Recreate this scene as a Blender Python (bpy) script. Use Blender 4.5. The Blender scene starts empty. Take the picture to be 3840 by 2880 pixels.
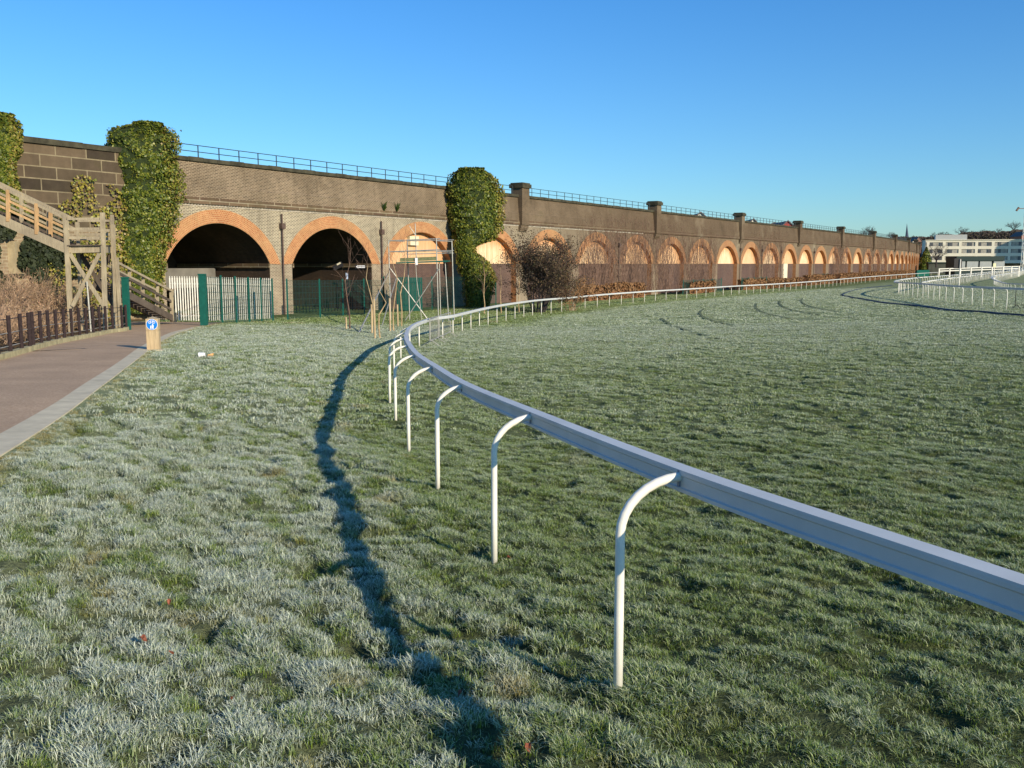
import bpy, math, random
import numpy as np
from mathutils import Vector, Matrix
random.seed(7); np.random.seed(7)
S = bpy.context.scene
R = math.radians

# ------------------------------------------------------------------ camera, sky, sun
F = 3500.0; W0, H0 = 3840.0, 2880.0; HOR = 989.0
PITCH = math.atan((H0/2-HOR)/F)
EYE = 3.7
cd = bpy.data.cameras.new('camera'); cam = bpy.data.objects.new('camera', cd)
S.collection.objects.link(cam); S.camera = cam
cam.location = (0, 0, EYE); cam.rotation_euler = (math.pi/2-PITCH, 0, 0)
cd.sensor_width = 36; cd.lens = 36*F/W0; cd.clip_end = 8000; cd.clip_start = 0.1

SUN_EL = R(21); SUN_AZ = math.atan2(0.68, -0.73)     # clockwise from +Y
w = bpy.data.worlds.new('World'); S.world = w; w.use_nodes = True
wn = w.node_tree.nodes; wl = w.node_tree.links
bg = wn['Background']; sky = wn.new('ShaderNodeTexSky'); sky.sky_type = 'NISHITA'
sky.sun_disc = False; sky.sun_elevation = SUN_EL; sky.sun_rotation = SUN_AZ
sky.air_density = 1.0; sky.dust_density = 0.3; sky.ozone_density = 2.2; sky.altitude = 0
# the winter sky opposite the low sun: cleaner blue than the sky model gives near the horizon
geo = wn.new('ShaderNodeTexCoord'); sep = wn.new('ShaderNodeSeparateXYZ'); wl.new(geo.outputs['Generated'], sep.inputs[0])
rp = wn.new('ShaderNodeValToRGB'); e = rp.color_ramp.elements
e[0].position = 0.0; e[0].color = (0.56, 0.82, 1.04, 1); e[1].position = 0.30; e[1].color = (0.30, 0.78, 1.25, 1)
q_ = e.new(0.07); q_.color = (0.48, 0.82, 1.10, 1)
mx = wn.new('ShaderNodeMix'); mx.data_type = 'RGBA'; mx.blend_type = 'MULTIPLY'; mx.inputs[0].default_value = 1.0
wl.new(sep.outputs[2], rp.inputs[0]); wl.new(sky.outputs[0], mx.inputs[6]); wl.new(rp.outputs[0], mx.inputs[7])
wl.new(mx.outputs[2], bg.inputs[0]); bg.inputs[1].default_value = 0.12
sd = bpy.data.lights.new('sun', 'SUN'); sd.energy = 5.0; sd.angle = R(0.5); sd.color = (1.0, 0.86, 0.66)
so = bpy.data.objects.new('sun', sd); S.collection.objects.link(so)
tosun = Vector((math.sin(SUN_AZ)*math.cos(SUN_EL), math.cos(SUN_AZ)*math.cos(SUN_EL), math.sin(SUN_EL)))
so.rotation_euler = tosun.to_track_quat('Z', 'Y').to_euler(); so.location = tosun*50
S.view_settings.view_transform = 'Standard'; S.view_settings.look = 'None'
S.view_settings.exposure = 0.22; S.view_settings.gamma = 1
S.cycles.max_bounces = 6; S.cycles.diffuse_bounces = 3; S.cycles.glossy_bounces = 2
S.cycles.transmission_bounces = 2; S.cycles.transparent_max_bounces = 6

# ------------------------------------------------------------------ photo pixel -> world helpers
def ray(px, py):
    u = (px-W0/2)/F; v = (H0/2-py)/F
    fw = math.cos(PITCH)+v*math.sin(PITCH); up = -math.sin(PITCH)+v*math.cos(PITCH)
    return u/fw, up/fw
def T(px, py, Y):
    a, b = ray(px, py); return Vector((a*Y, Y, EYE+b*Y))
def TH(px, py, H):
    a, b = ray(px, py); Y = -H/b; return a*Y, Y

# ------------------------------------------------------------------ viaduct line
WD = 32.7; BAY = 10.12; S18 = 17*BAY
_wl = []
def _build_line():
    ds = 0.5; x, y = -18.2, 58.75
    d = R(WD)
    s = 0.0; pts = [(0.0, x, y, d)]
    while s < 420:
        s += ds
        hd = WD if s < S18 else WD-0.062*(s-S18)
        hd = R(hd); x += math.sin(hd)*ds; y += math.cos(hd)*ds; pts.append((s, x, y, hd))
    return np.array(pts)
_wl = _build_line()
def WP(s, out=0.0, z=0.0):
    if s <= 0:
        d = R(WD); x = -18.2+math.sin(d)*s; y = 58.75+math.cos(d)*s
    else:
        x = np.interp(s, _wl[:, 0], _wl[:, 1]); y = np.interp(s, _wl[:, 0], _wl[:, 2]); d = np.interp(s, _wl[:, 0], _wl[:, 3])
    return Vector((x+math.cos(d)*out, y-math.sin(d)*out, z))
def s_at(px, out=0.0):
    a = (px-W0/2)/F
    lo, hi = -40.0, 230.0
    for _ in range(50):
        m = (lo+hi)/2; p = WP(m, out)
        if p.x/p.y < a: lo = m
        else: hi = m
    return lo

# ------------------------------------------------------------------ terrain
OUTER = [  # px, py of post foot, rail top py, Y
 (2317,2587,1745,4.8),(1854,2109,1548,7.4),(1642,1844,1438,10.1),(1533,1699,1371,12.9),(1484,1586,1326,15.8),(1462,1516,1293,19.0),
 (1463,1448,1267,22.3),(1478,1397,1246,25.6),(1503,1350,1226,29.0),(1537,1322,1211,32.3),(1572,1302,1201,35.0),(1612,1288,1192,37.5),(1660,1272,1181,40),(1700,1256,1173,42.5),
 (1732,1246,1166,45),(1763,1237,1158,47.5),(1795,1227,1151,50),(1827,1220,1145,52.6),(1860,1212,1140,55.2),(1895,1205,1135,57.8),(1930,1197,1130,60.4),(1963,1190.5,1126,63.0),(1994,1185,1122,65.6),(2027,1180,1118.5,68.2)]
_far = [(2061,1175.8),(2102,1171.4),(2145,1165.6),(2190,1158),(2237.6,1152),(2284,1147.4),(2328,1143),(2372,1139),(2417,1135),(2458,1131),(2494,1128.7),(2536.7,1125.5),(2574.7,1122.4),
 (2612.4,1118.7),(2647,1115.4),(2679.6,1112.4),(2711.7,1109.8),(2742,1107.4),(2771,1105.3),(2799,1103.4),(2825,1101.6),(2851.7,1099.9),(2876,1098.1),(2899,1096.1),(2921.5,1094.3),(2943,1092.6),(2964,1090.5),(2985,1088.4),(3004,1086.6),(3022.7,1084.9),(3041.5,1083.1),(3059.5,1081.2),(3076,1079.4),(3092.5,1077.6),(3108,1075.8),
 (3123,1074),(3137,1072.3),(3151,1070.8),(3165,1069),(3178,1067.4),(3191,1065.8),(3203,1064.3),(3216,1062.6),(3228,1061.2),(3240,1060),(3260,1058),(3280,1056),(3300,1054),(3320,1052),(3340,1050),(3360,1048.4),(3380,1046.8),(3400,1045.3),(3415,1044),(3440,1041.5),(3465,1039.5),(3490,1037.5),(3515,1035.6)]
def Hfar(px): return float(np.interp(px, [2061, 2300, 2600, 3000, 3230, 3515], [3.70, 3.66, 3.66, 3.62, 3.5, 3.4]))
OUT3 = []
for px, py, pt, Y in OUTER:
    a, b = ray(px, py); c, d = ray(px, pt); OUT3.append((a*Y, Y, b*Y+EYE, d*Y+EYE))
for px, py in _far:
    x, y = TH(px, py, Hfar(px)); OUT3.append((x, y, EYE-Hfar(px), EYE-Hfar(px)+1.13))
OUT3 = np.array(OUT3)
hs = OUT3[:, 3]-OUT3[:, 2]
ctrl = [(0,0,2.3),(-.7,5.4,2.34),(-.2,4.1,2.34),(-3,2,2.1),(2.5,2,2.4),(-6,5,2.12),(6,3,2.5),(-5.9,10.6,2.2),(-3.2,8,2.25),(-2.8,5,2.18),(-5,17,2.42),(-6.5,24,2.6),(-8,32,2.85),(-10,42,3.1),(-6,40,3.22),
 (-10.3,26.8,2.45),(-13.1,23.8,2.4),(-9,12,2.2),(-14,14,2.25),(-22,38,2.75),(-16.7,40,2.8),(-14.8,44.7,2.95),(-17,51,3.15),(-26,48,3.0),(-35,45,2.9),
 (8,12,2.6),(3,12,2.6),(15,25,2.6),(5,25,2.85),(10,45,3.1),(3,45,3.3),(20,45,2.85),(28.7,54.5,2.7),(29.7,59.6,2.7),(30,64,2.75),(31.6,71,2.8),(34.5,81,2.95),(39,95,3.05),
 (24,85,3.2),(47,111,3.1),(64,139,3.15),(74,155,3.25),(110,220,3.35),(30,100,3.4),(45,60,2.7),(60,90,2.9),(90,150,3.1),(-5,3,2.1),
 (0,-20,2.2),(-40,20,2.5),(60,0,2.6),(60,40,2.7),(-70,50,3.0),(-100,100,3.1),(150,100,3.0),(30,-10,2.5),(-20,-10,2.2),(220,380,3.3),(0,300,3.3),(300,100,3.1),(-100,-60,2.3),(100,-60,2.5)]
for i in range(0, 24): ctrl.append((OUT3[i, 0], OUT3[i, 1], EYE-OUT3[i, 2]))
for i in range(26, len(OUT3), 5): ctrl.append((OUT3[i, 0], OUT3[i, 1], EYE-OUT3[i, 2]))
for s, H in [(-30,3.05),(-15,3.15),(-3,3.3),(5,3.4),(14,3.5),(30,3.6),(50,3.66),(80,3.68),(110,3.68),(150,3.65),(190,3.6),(240,3.5),(300,3.4)]:
    p = WP(s, 1.0); ctrl.append((p.x, p.y, H))
ctrl = np.array(ctrl, float)
def _phi(r2): return r2*np.log(np.maximum(r2, 1e-9))*0.5
def _tps():
    P = ctrl[:, :2]/50.0; n = len(P)
    K = _phi(((P[:, None]-P[None])**2).sum(-1))+np.eye(n)*2e-4
    A = np.zeros((n+3, n+3)); A[:n, :n] = K; A[:n, n] = 1; A[:n, n+1:] = P; A[n, :n] = 1; A[n+1:, :n] = P.T
    b = np.zeros(n+3); b[:n] = ctrl[:, 2]
    return P, np.linalg.solve(A, b)
_P, _C = _tps()
def gz_arr(x, y):
    x = np.asarray(x, float).ravel(); y = np.asarray(y, float).ravel(); out = np.zeros(len(x))
    for i in range(0, len(x), 20000):
        q = np.stack([x[i:i+20000], y[i:i+20000]], 1)/50.0
        out[i:i+20000] = _phi(((q[:, None]-_P[None])**2).sum(-1))@_C[:-3]+_C[-3]+q@_C[-2:]
    r = np.hypot(x, y); t = np.clip((r-260)/200, 0, 1); t = t*t*(3-2*t)
    t = np.maximum(t, np.clip((-y-30)/60, 0, 1))
    return EYE-((1-t)*out+t*3.2)
def gz(x, y): return float(gz_arr([x], [y])[0])
def G(px, py):                                   # the ground point seen at a photo pixel
    a, b = ray(px, py); H = 3.0
    for _ in range(25):
        Y = -H/b; H = 0.5*H+0.5*(EYE-gz(a*Y, Y))
    Y = -H/b; return Vector((a*Y, Y, gz(a*Y, Y)))
def onz(v, dz=0.0): return Vector((v[0], v[1], gz(v[0], v[1])+dz))

def vnoise(x, y, seed=0):                        # smooth value noise, vectorised
    xi = np.floor(x).astype(np.int64); yi = np.floor(y).astype(np.int64); fx = x-xi; fy = y-yi
    def h(a, b):
        n = (a*374761393+b*668265263+seed*982451653) & 0x7fffffff
        n = ((n ^ (n >> 13))*1274126177) & 0x7fffffff
        return ((n ^ (n >> 16)) & 0xffff)/65535.0
    fx = fx*fx*(3-2*fx); fy = fy*fy*(3-2*fy)
    return (h(xi, yi)*(1-fx)+h(xi+1, yi)*fx)*(1-fy)+(h(xi, yi+1)*(1-fx)+h(xi+1, yi+1)*fx)*fy

# ------------------------------------------------------------------ mesh helpers
COL = S.collection
class MB:
    def __init__(s): s.v = []; s.f = []; s.uv = []; s.hasuv = False; s.mi = []
    def quad(s, a, b, c, d, uv=None, m=0):
        i = len(s.v); s.v += [tuple(a), tuple(b), tuple(c), tuple(d)]; s.f.append((i, i+1, i+2, i+3)); s.mi.append(m)
        if uv: s.hasuv = True; s.uv += list(uv)
        else: s.uv += [(0, 0)]*4
    def poly(s, pts, uv=None, m=0):
        i = len(s.v); s.v += [tuple(p) for p in pts]; s.f.append(tuple(range(i, i+len(pts)))); s.mi.append(m)
        if uv: s.hasuv = True; s.uv += list(uv)
        else: s.uv += [(0, 0)]*len(pts)
    def box(s, c, ax, ay, az):                   # centre and three half-extent vectors
        c, ax, ay, az = Vector(c), Vector(ax), Vector(ay), Vector(az)
        P = [c+i*ax+j*ay+k*az for i in (-1, 1) for j in (-1, 1) for k in (-1, 1)]
        n = len(s.v); s.v += [tuple(p) for p in P]
        for q in ((0,1,3,2),(4,6,7,5),(0,4,5,1),(2,3,7,6),(0,2,6,4),(1,5,7,3)):
            s.f.append(tuple(n+i for i in q)); s.mi.append(0); s.uv += [(0, 0)]*4
        return s
    def abox(s, x0, x1, y0, y1, z0, z1):
        return s.box(((x0+x1)/2, (y0+y1)/2, (z0+z1)/2), ((x1-x0)/2, 0, 0), (0, (y1-y0)/2, 0), (0, 0, (z1-z0)/2))
    def beam(s, p, q, wd, ht, up=(0, 0, 1)):     # box beam from p to q, width wd (sideways), height ht (up)
        p, q = Vector(p), Vector(q); d = q-p
        if d.length < 1e-6: return s
        dn = d.normalized(); u = Vector(up)
        if abs(dn.dot(u)) > 0.98: u = Vector((0, 1, 0))
        sd_ = dn.cross(u).normalized(); u = sd_.cross(dn).normalized()
        return s.box((p+q)/2, d/2, sd_*wd/2, u*ht/2)
    def tube(s, pts, r, n=8, caps=True):
        pts = [Vector(p) for p in pts]; rs = r if hasattr(r, '__len__') else [r]*len(pts)
        base = len(s.v); prev = None
        for i, p in enumerate(pts):
            d = (pts[min(i+1, len(pts)-1)]-pts[max(i-1, 0)]).normalized()
            if prev is None:
                a = Vector((0, 0, 1)) if abs(d.z) < 0.9 else Vector((1, 0, 0)); u = d.cross(a).normalized()
            else: u = (prev-d*prev.dot(d)).normalized()
            prev = u; v = d.cross(u)
            for k in range(n):
                t = 2*math.pi*k/n; s.v.append(tuple(p+(u*math.cos(t)+v*math.sin(t))*rs[i]))
        for i in range(len(pts)-1):
            for k in range(n):
                a = base+i*n+k; b = base+i*n+(k+1) % n
                s.f.append((a, b, b+n, a+n)); s.mi.append(0); s.uv += [(0, 0)]*4
        if caps and n > 2:
            s.f.append(tuple(base+k for k in range(n))[::-1]); s.mi.append(0); s.uv += [(0, 0)]*n
            e = base+(len(pts)-1)*n; s.f.append(tuple(e+k for k in range(n))); s.mi.append(0); s.uv += [(0, 0)]*n
        return s
    def build(s, name, mat, parent=None, smooth=False, loc=None):
        me = bpy.data.meshes.new(name); vs = s.v
        if loc is not None:
            L = Vector(loc); vs = [tuple(Vector(v)-L) for v in vs]
        elif parent is not None:
            L = parent.location; vs = [(v[0]-L.x, v[1]-L.y, v[2]-L.z) for v in vs]
        me.from_pydata(vs, [], s.f); me.update()
        for m in (mat if isinstance(mat, (list, tuple)) else [mat]): me.materials.append(m)
        if any(s.mi): me.polygons.foreach_set('material_index', s.mi)
        if s.hasuv:
            l = me.uv_layers.new(name='UVMap'); l.data.foreach_set('uv', np.array(s.uv, 'f').ravel())
        if smooth: me.polygons.foreach_set('use_smooth', [True]*len(me.polygons))
        o = bpy.data.objects.new(name, me); COL.objects.link(o)
        if parent is not None: o.parent = parent
        elif loc is not None: o.location = loc
        return o
def npmesh(name, V, Fc, mat, parent=None, smooth=False, uv=None):
    me = bpy.data.meshes.new(name); me.vertices.add(len(V)); me.vertices.foreach_set('co', np.asarray(V, 'f').ravel())
    k = Fc.shape[1]; me.loops.add(Fc.size); me.loops.foreach_set('vertex_index', Fc.astype('i').ravel())
    me.polygons.add(len(Fc)); me.polygons.foreach_set('loop_start', np.arange(len(Fc), dtype='i')*k)
    me.polygons.foreach_set('loop_total', np.full(len(Fc), k, 'i'))
    if uv is not None:
        l = me.uv_layers.new(name='UVMap'); l.data.foreach_set('uv', np.asarray(uv, 'f').ravel())
    me.update(calc_edges=True)
    me.polygons.foreach_set('use_smooth', np.full(len(Fc), bool(smooth)))
    me.materials.append(mat); o = bpy.data.objects.new(name, me); COL.objects.link(o)
    if parent is not None: o.parent = parent; me.transform(Matrix.Translation(-parent.location))
    return o
def tag(o, label=None, cat=None, group=None, kind=None):
    if label: o['label'] = label
    if cat: o['category'] = cat
    if group: o['group'] = group
    if kind: o['kind'] = kind
    return o
def thing(name, loc, label, cat, group=None):
    o = bpy.data.objects.new(name, None); COL.objects.link(o); o.location = loc; o.empty_display_size = 0.3
    return tag(o, label, cat, group)

# ------------------------------------------------------------------ materials
class N:
    def __init__(s, name, rough=0.8, spec=0.3):
        s.m = bpy.data.materials.new(name); s.m.use_nodes = True; s.t = s.m.node_tree; s.b = s.t.nodes['Principled BSDF']
        s.b.inputs['Roughness'].default_value = rough; s.b.inputs['Specular IOR Level'].default_value = spec
    def n(s, t, **k):
        nd = s.t.nodes.new('ShaderNode'+t)
        for a, b in k.items():
            if a in nd.inputs and not hasattr(nd, a): nd.inputs[a].default_value = b
            else: setattr(nd, a, b)
        return nd
    def L(s, a, b): s.t.links.new(a, b)
    def co(s, kind='Object', scale=None):
        tc = s.n('TexCoord'); o = tc.outputs[kind]
        if kind == 'World':
            pass
        if scale:
            mp = s.n('Mapping'); mp.inputs['Scale'].default_value = scale; s.L(o, mp.inputs[0]); o = mp.outputs[0]
        return o
    def pos(s, scale=None):
        g = s.n('NewGeometry'); o = g.outputs['Position']
        if scale:
            mp = s.n('Mapping'); mp.inputs['Scale'].default_value = scale; s.L(o, mp.inputs[0]); o = mp.outputs[0]
        return o
    def noise(s, vec, scale, detail=4, rough=0.55, out=0):
        nd = s.n('TexNoise'); nd.inputs['Scale'].default_value = scale; nd.inputs['Detail'].default_value = detail
        nd.inputs['Roughness'].default_value = rough; s.L(vec, nd.inputs['Vector']); return nd.outputs[out]
    def ramp(s, fac, stops):
        nd = s.n('ValToRGB'); cr = nd.color_ramp
        while len(cr.elements) < len(stops): cr.elements.new(0.5)
        for e, (p, c) in zip(cr.elements, stops):
            e.position = p; e.color = (c, c, c, 1) if isinstance(c, (int, float)) else (*c, 1)
        s.L(fac, nd.inputs[0]); return nd.outputs[0]
    def mix(s, fac, a, b, mode='MIX'):
        nd = s.n('Mix'); nd.data_type = 'RGBA'; nd.blend_type = mode
        for i, v in ((0, fac), (6, a), (7, b)):
            if isinstance(v, (int, float)): nd.inputs[i].default_value = v
            elif isinstance(v, tuple): nd.inputs[i].default_value = (*v, 1)
            else: s.L(v, nd.inputs[i])
        return nd.outputs[2]
    def math(s, op, a, b=0.0, clamp=False):
        nd = s.n('Math'); nd.operation = op; nd.use_clamp = clamp
        for i, v in ((0, a), (1, b)):
            if isinstance(v, (int, float)): nd.inputs[i].default_value = v
            else: s.L(v, nd.inputs[i])
        return nd.outputs[0]
    def col(s, c):
        if isinstance(c, tuple): s.b.inputs['Base Color'].default_value = (*c, 1)
        else: s.L(c, s.b.inputs['Base Color'])
        return s
    def bump(s, h, strength=0.5, dist=0.02):
        nd = s.n('Bump'); nd.inputs['Strength'].default_value = strength; nd.inputs['Distance'].default_value = dist
        s.L(h, nd.inputs['Height']); s.L(nd.outputs[0], s.b.inputs['Normal']); return s

def simple(name, c, rough=0.6, var=0.25, scale=6.0, spec=0.3, metal=0.0, bump=0.0):
    k = N(name, rough, spec); v = k.pos(); n = k.noise(v, scale, 5)
    r = k.ramp(n, [(0.3, tuple(x*(1-var) for x in c)), (0.7, tuple(min(1, x*(1+var)) for x in c))])
    k.col(r); k.b.inputs['Metallic'].default_value = metal
    if bump: k.bump(k.noise(v, scale*4, 4), 0.6, bump)
    return k.m

def brick_mat(name, c1, c2, mortar, msize=0.014, dirt=(0.05, 0.045, 0.035), dirt_amt=0.5, soot=None, bw=0.27, rh=0.09, moss=0.0, patch=None, vary=0.8):
    k = N(name, 0.9, 0.15); uv = k.co('UV'); bt = k.n('TexBrick')
    bt.inputs['Scale'].default_value = 1; bt.inputs['Mortar Size'].default_value = msize; bt.inputs['Mortar Smooth'].default_value = 0.2
    bt.inputs['Brick Width'].default_value = bw; bt.inputs['Row Height'].default_value = rh; bt.inputs['Bias'].default_value = 0.0
    bt.inputs['Color1'].default_value = (*c1, 1); bt.inputs['Color2'].default_value = (*c2, 1); bt.inputs['Mortar'].default_value = (*mortar, 1)
    bt.offset = 0.5; k.L(uv, bt.inputs['Vector'])
    n1 = k.noise(uv, 0.45, 6, 0.65); n2 = k.noise(uv, 2.5, 5, 0.6)
    c = k.mix(k.ramp(n1, [(0.42, 0.0), (0.72, dirt_amt)]), bt.outputs[0], dirt)
    c = k.mix(k.ramp(n2, [(0.3, vary), (0.5, 0.0)]), c, tuple(min(1, m*0.9) for m in mortar), 'MIX') if patch else c
    c = k.mix(0.45, c, k.ramp(n2, [(0.25, 0.35), (0.75, 1.0)]), 'MULTIPLY')
    mp = k.n('Mapping'); mp.inputs['Scale'].default_value = (1.6, 0.12, 1); k.L(uv, mp.inputs[0])
    st = k.noise(mp.outputs[0], 1.0, 5, 0.7)
    c = k.mix(k.ramp(st, [(0.52, 0.0), (0.75, 0.55)]), c, dirt)
    if soot:                                   # brown lichen and soot builds up along the line (u is metres from the first arch)
        sx = k.n('SeparateXYZ'); k.L(uv, sx.inputs[0])
        f = k.n('MapRange'); f.inputs[1].default_value = soot[0]; f.inputs[2].default_value = soot[1]; f.inputs[4].default_value = soot[2]
        k.L(sx.outputs[0], f.inputs[0]); f2 = k.math('MULTIPLY', f.outputs[0], k.ramp(n2, [(0.2, 0.55), (0.8, 1.0)]))
        c = k.mix(f2, c, soot[3])
    big = k.noise(uv, 0.13, 5, 0.65); c = k.mix(k.ramp(big, [(0.38, 0.0), (0.55, 0.0), (0.66, 0.55)]), c, tuple(min(1, m*.55) for m in mortar)); c = k.mix(k.ramp(big, [(0.30, 0.6), (0.42, 0.0)]), c, tuple(d*.8 for d in dirt))
    if moss:
        c = k.mix(k.ramp(n1, [(0.25, moss), (0.42, 0.0)]), c, (0.10, 0.11, 0.02))
    k.col(c); c = k.mix(0.5, c, k.ramp(k.noise(uv, 0.9, 3, 0.7), [(0.3, 0.6), (0.7, 1.0)]), 'MULTIPLY'); k.col(c); k.bump(bt.outputs['Fac'], 0.25, -0.01); return k.m

def wood_mat(name, c, dark, grain=(3, 3, 30), frost=0.0):
    k = N(name, 0.85, 0.2); v = k.pos(); n = k.noise(v, 1.3, 4)
    mp = k.n('Mapping'); mp.inputs['Scale'].default_value = (14, 14, 1.2); k.L(v, mp.inputs[0]); g = k.noise(mp.outputs[0], 2.0, 4)
    cc = k.mix(k.ramp(n, [(0.35, 0.0), (0.7, 1.0)]), c, dark); cc = k.mix(0.6, cc, k.ramp(g, [(0.3, 0.45), (0.7, 1.0)]), 'MULTIPLY')
    k.col(cc); k.bump(g, 0.4, 0.01); return k.m

MAT = {}
MAT['spandrel'] = brick_mat('pale_mortared_brick', (0.11,0.085,0.065), (0.21,0.16,0.11), (0.66,0.58,0.40), 0.025, dirt=(0.09,0.07,0.05), dirt_amt=0.4, soot=(18, 55, 0.88, (0.105, 0.062, 0.034)))
MAT['parapet'] = brick_mat('brown_parapet_brick', (0.08,0.055,0.04), (0.20,0.135,0.085), (0.44,0.35,0.23), 0.021, dirt=(0.06,0.045,0.025), dirt_amt=0.65, soot=(10, 60, 0.82, (0.082, 0.052, 0.03)), moss=0.18)
MAT['ring'] = brick_mat('orange_ring_brick', (0.40,0.105,0.04), (0.54,0.19,0.07), (0.66,0.44,0.22), 0.014, dirt=(0.50,0.32,0.15), dirt_amt=0.6, soot=(30, 60, 0.55, (0.27, 0.15, 0.08)), bw=0.11, rh=0.115)
MAT['pier'] = brick_mat('pale_pier_brick', (0.19,0.14,0.10), (0.30,0.21,0.15), (0.56,0.48,0.33), 0.023, dirt=(0.10,0.08,0.05), dirt_amt=0.4, soot=(24, 75, 0.7, (0.15, 0.09, 0.055)))
MAT['dado'] = brick_mat('purple_grey_brick', (0.095,0.052,0.045), (0.16,0.088,0.068), (0.24,0.18,0.14), 0.016, dirt=(0.07,0.045,0.045), dirt_amt=0.5)
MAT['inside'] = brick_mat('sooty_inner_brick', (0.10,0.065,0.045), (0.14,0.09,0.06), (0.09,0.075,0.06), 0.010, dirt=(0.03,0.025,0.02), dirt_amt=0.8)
MAT['rubble'] = brick_mat('tan_rubble_stone', (0.30,0.22,0.13), (0.42,0.31,0.20), (0.50,0.42,0.28), 0.03, dirt=(0.12,0.09,0.05), dirt_amt=0.8, bw=0.42, rh=0.17)
MAT['ashlar'] = brick_mat('dark_ashlar_stone', (0.04,0.032,0.024), (0.20,0.145,0.09), (0.34,0.28,0.17), 0.034, dirt=(0.075,0.06,0.035), dirt_amt=0.6, bw=1.75, rh=0.62, moss=0.2)
MAT['string'] = brick_mat('brown_string_stone', (0.14,0.09,0.06), (0.22,0.15,0.09), (0.42,0.36,0.24), 0.03, dirt=(0.10,0.085,0.04), dirt_amt=0.7, bw=1.5, rh=0.5, soot=(20, 70, 0.75, (0.10, 0.06, 0.04)), moss=0.4)
MAT['coping'] = simple('dark_mossy_coping', (0.055,0.05,0.03), 0.9, 0.5, 2.0)
MAT['dogtooth'] = simple('pale_header_brick', (0.42,0.38,0.31), 0.9, 0.4, 4.0)
MAT['frail'] = simple('blue_black_iron', (0.035,0.05,0.06), 0.5, 0.2)
MAT['black'] = simple('black_iron', (0.02,0.018,0.018), 0.5, 0.3)
MAT['blackwood'] = simple('black_brown_stained_bar', (0.035,0.022,0.02), 0.7, 0.4, 12)
MAT['green'] = simple('green_painted_steel', (0.01,0.10,0.075), 0.4, 0.15)
MAT['greenmesh'] = simple('dark_green_mesh_wire', (0.012,0.07,0.055), 0.5, 0.2)
MAT['galv'] = simple('galvanised_steel', (0.36,0.355,0.31), 0.45, 0.2, 8, 0.5, 0.3)
MAT['palisade'] = simple('off_white_palisade_paint', (0.70,0.68,0.58), 0.5, 0.12, 5)
MAT['wood'] = wood_mat('weathered_grey_timber', (0.50,0.42,0.27), (0.34,0.28,0.19))
MAT['woodwarm'] = wood_mat('warm_new_timber', (0.66,0.42,0.20), (0.48,0.30,0.14))
MAT['wooddark'] = wood_mat('dark_old_timber', (0.17,0.135,0.10), (0.09,0.07,0.055))
MAT['bollard'] = wood_mat('tan_sawn_oak', (0.60,0.46,0.27), (0.50,0.37,0.21))
MAT['white'] = simple('white_sign_face', (0.80,0.80,0.80), 0.4, 0.03)
MAT['blue'] = simple('blue_sign_face', (0.005,0.19,0.62), 0.35, 0.05)
MAT['concrete'] = simple('grey_concrete_edging', (0.56,0.50,0.35), 0.9, 0.15, 3, bump=0.004)
MAT['kerbyel'] = simple('lichened_kerb_stone', (0.36,0.32,0.18), 0.9, 0.3, 4, bump=0.006)
MAT['sand'] = simple('pale_sandstone_block', (0.42,0.34,0.20), 0.9, 0.3, 1.5, bump=0.01)

def _asph():
    k = N('worn_brown_asphalt', 0.85, 0.25); v = k.pos(); a = k.noise(v, 26, 5, 0.85); b = k.noise(v, 0.9, 5)
    c = k.ramp(a, [(0.3, (0.34,0.225,0.125)), (0.55, (0.53,0.375,0.235)), (0.75, (0.72,0.58,0.42))])
    c = k.mix(0.5, c, k.ramp(b, [(0.3, 0.55), (0.7, 1.0)]), 'MULTIPLY')
    k.col(c); k.bump(a, 0.4, 0.004); return k.m
MAT['asphalt'] = _asph()

def _rail():
    k = N('frosted_white_plastic_rail', 0.45, 0.4); v = k.pos(); n = k.noise(v, 3, 4); f = k.noise(v, 260, 2, 0.7)
    c = k.ramp(n, [(0.3, (0.50,0.52,0.50)), (0.7, (0.58,0.60,0.58))])
    c = k.mix(k.ramp(f, [(0.62, 0.0), (0.74, 0.5)]), c, (0.85, 0.86, 0.88))
    k.col(c); k.bump(f, 0.25, 0.002); return k.m
MAT['rail'] = _rail()
MAT['railpost'] = simple('cream_white_plastic_post', (0.80,0.77,0.66), 0.4, 0.06, 3, 0.4)
MAT['clip'] = simple('grey_rail_clip', (0.22,0.24,0.28), 0.5, 0.1)

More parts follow.
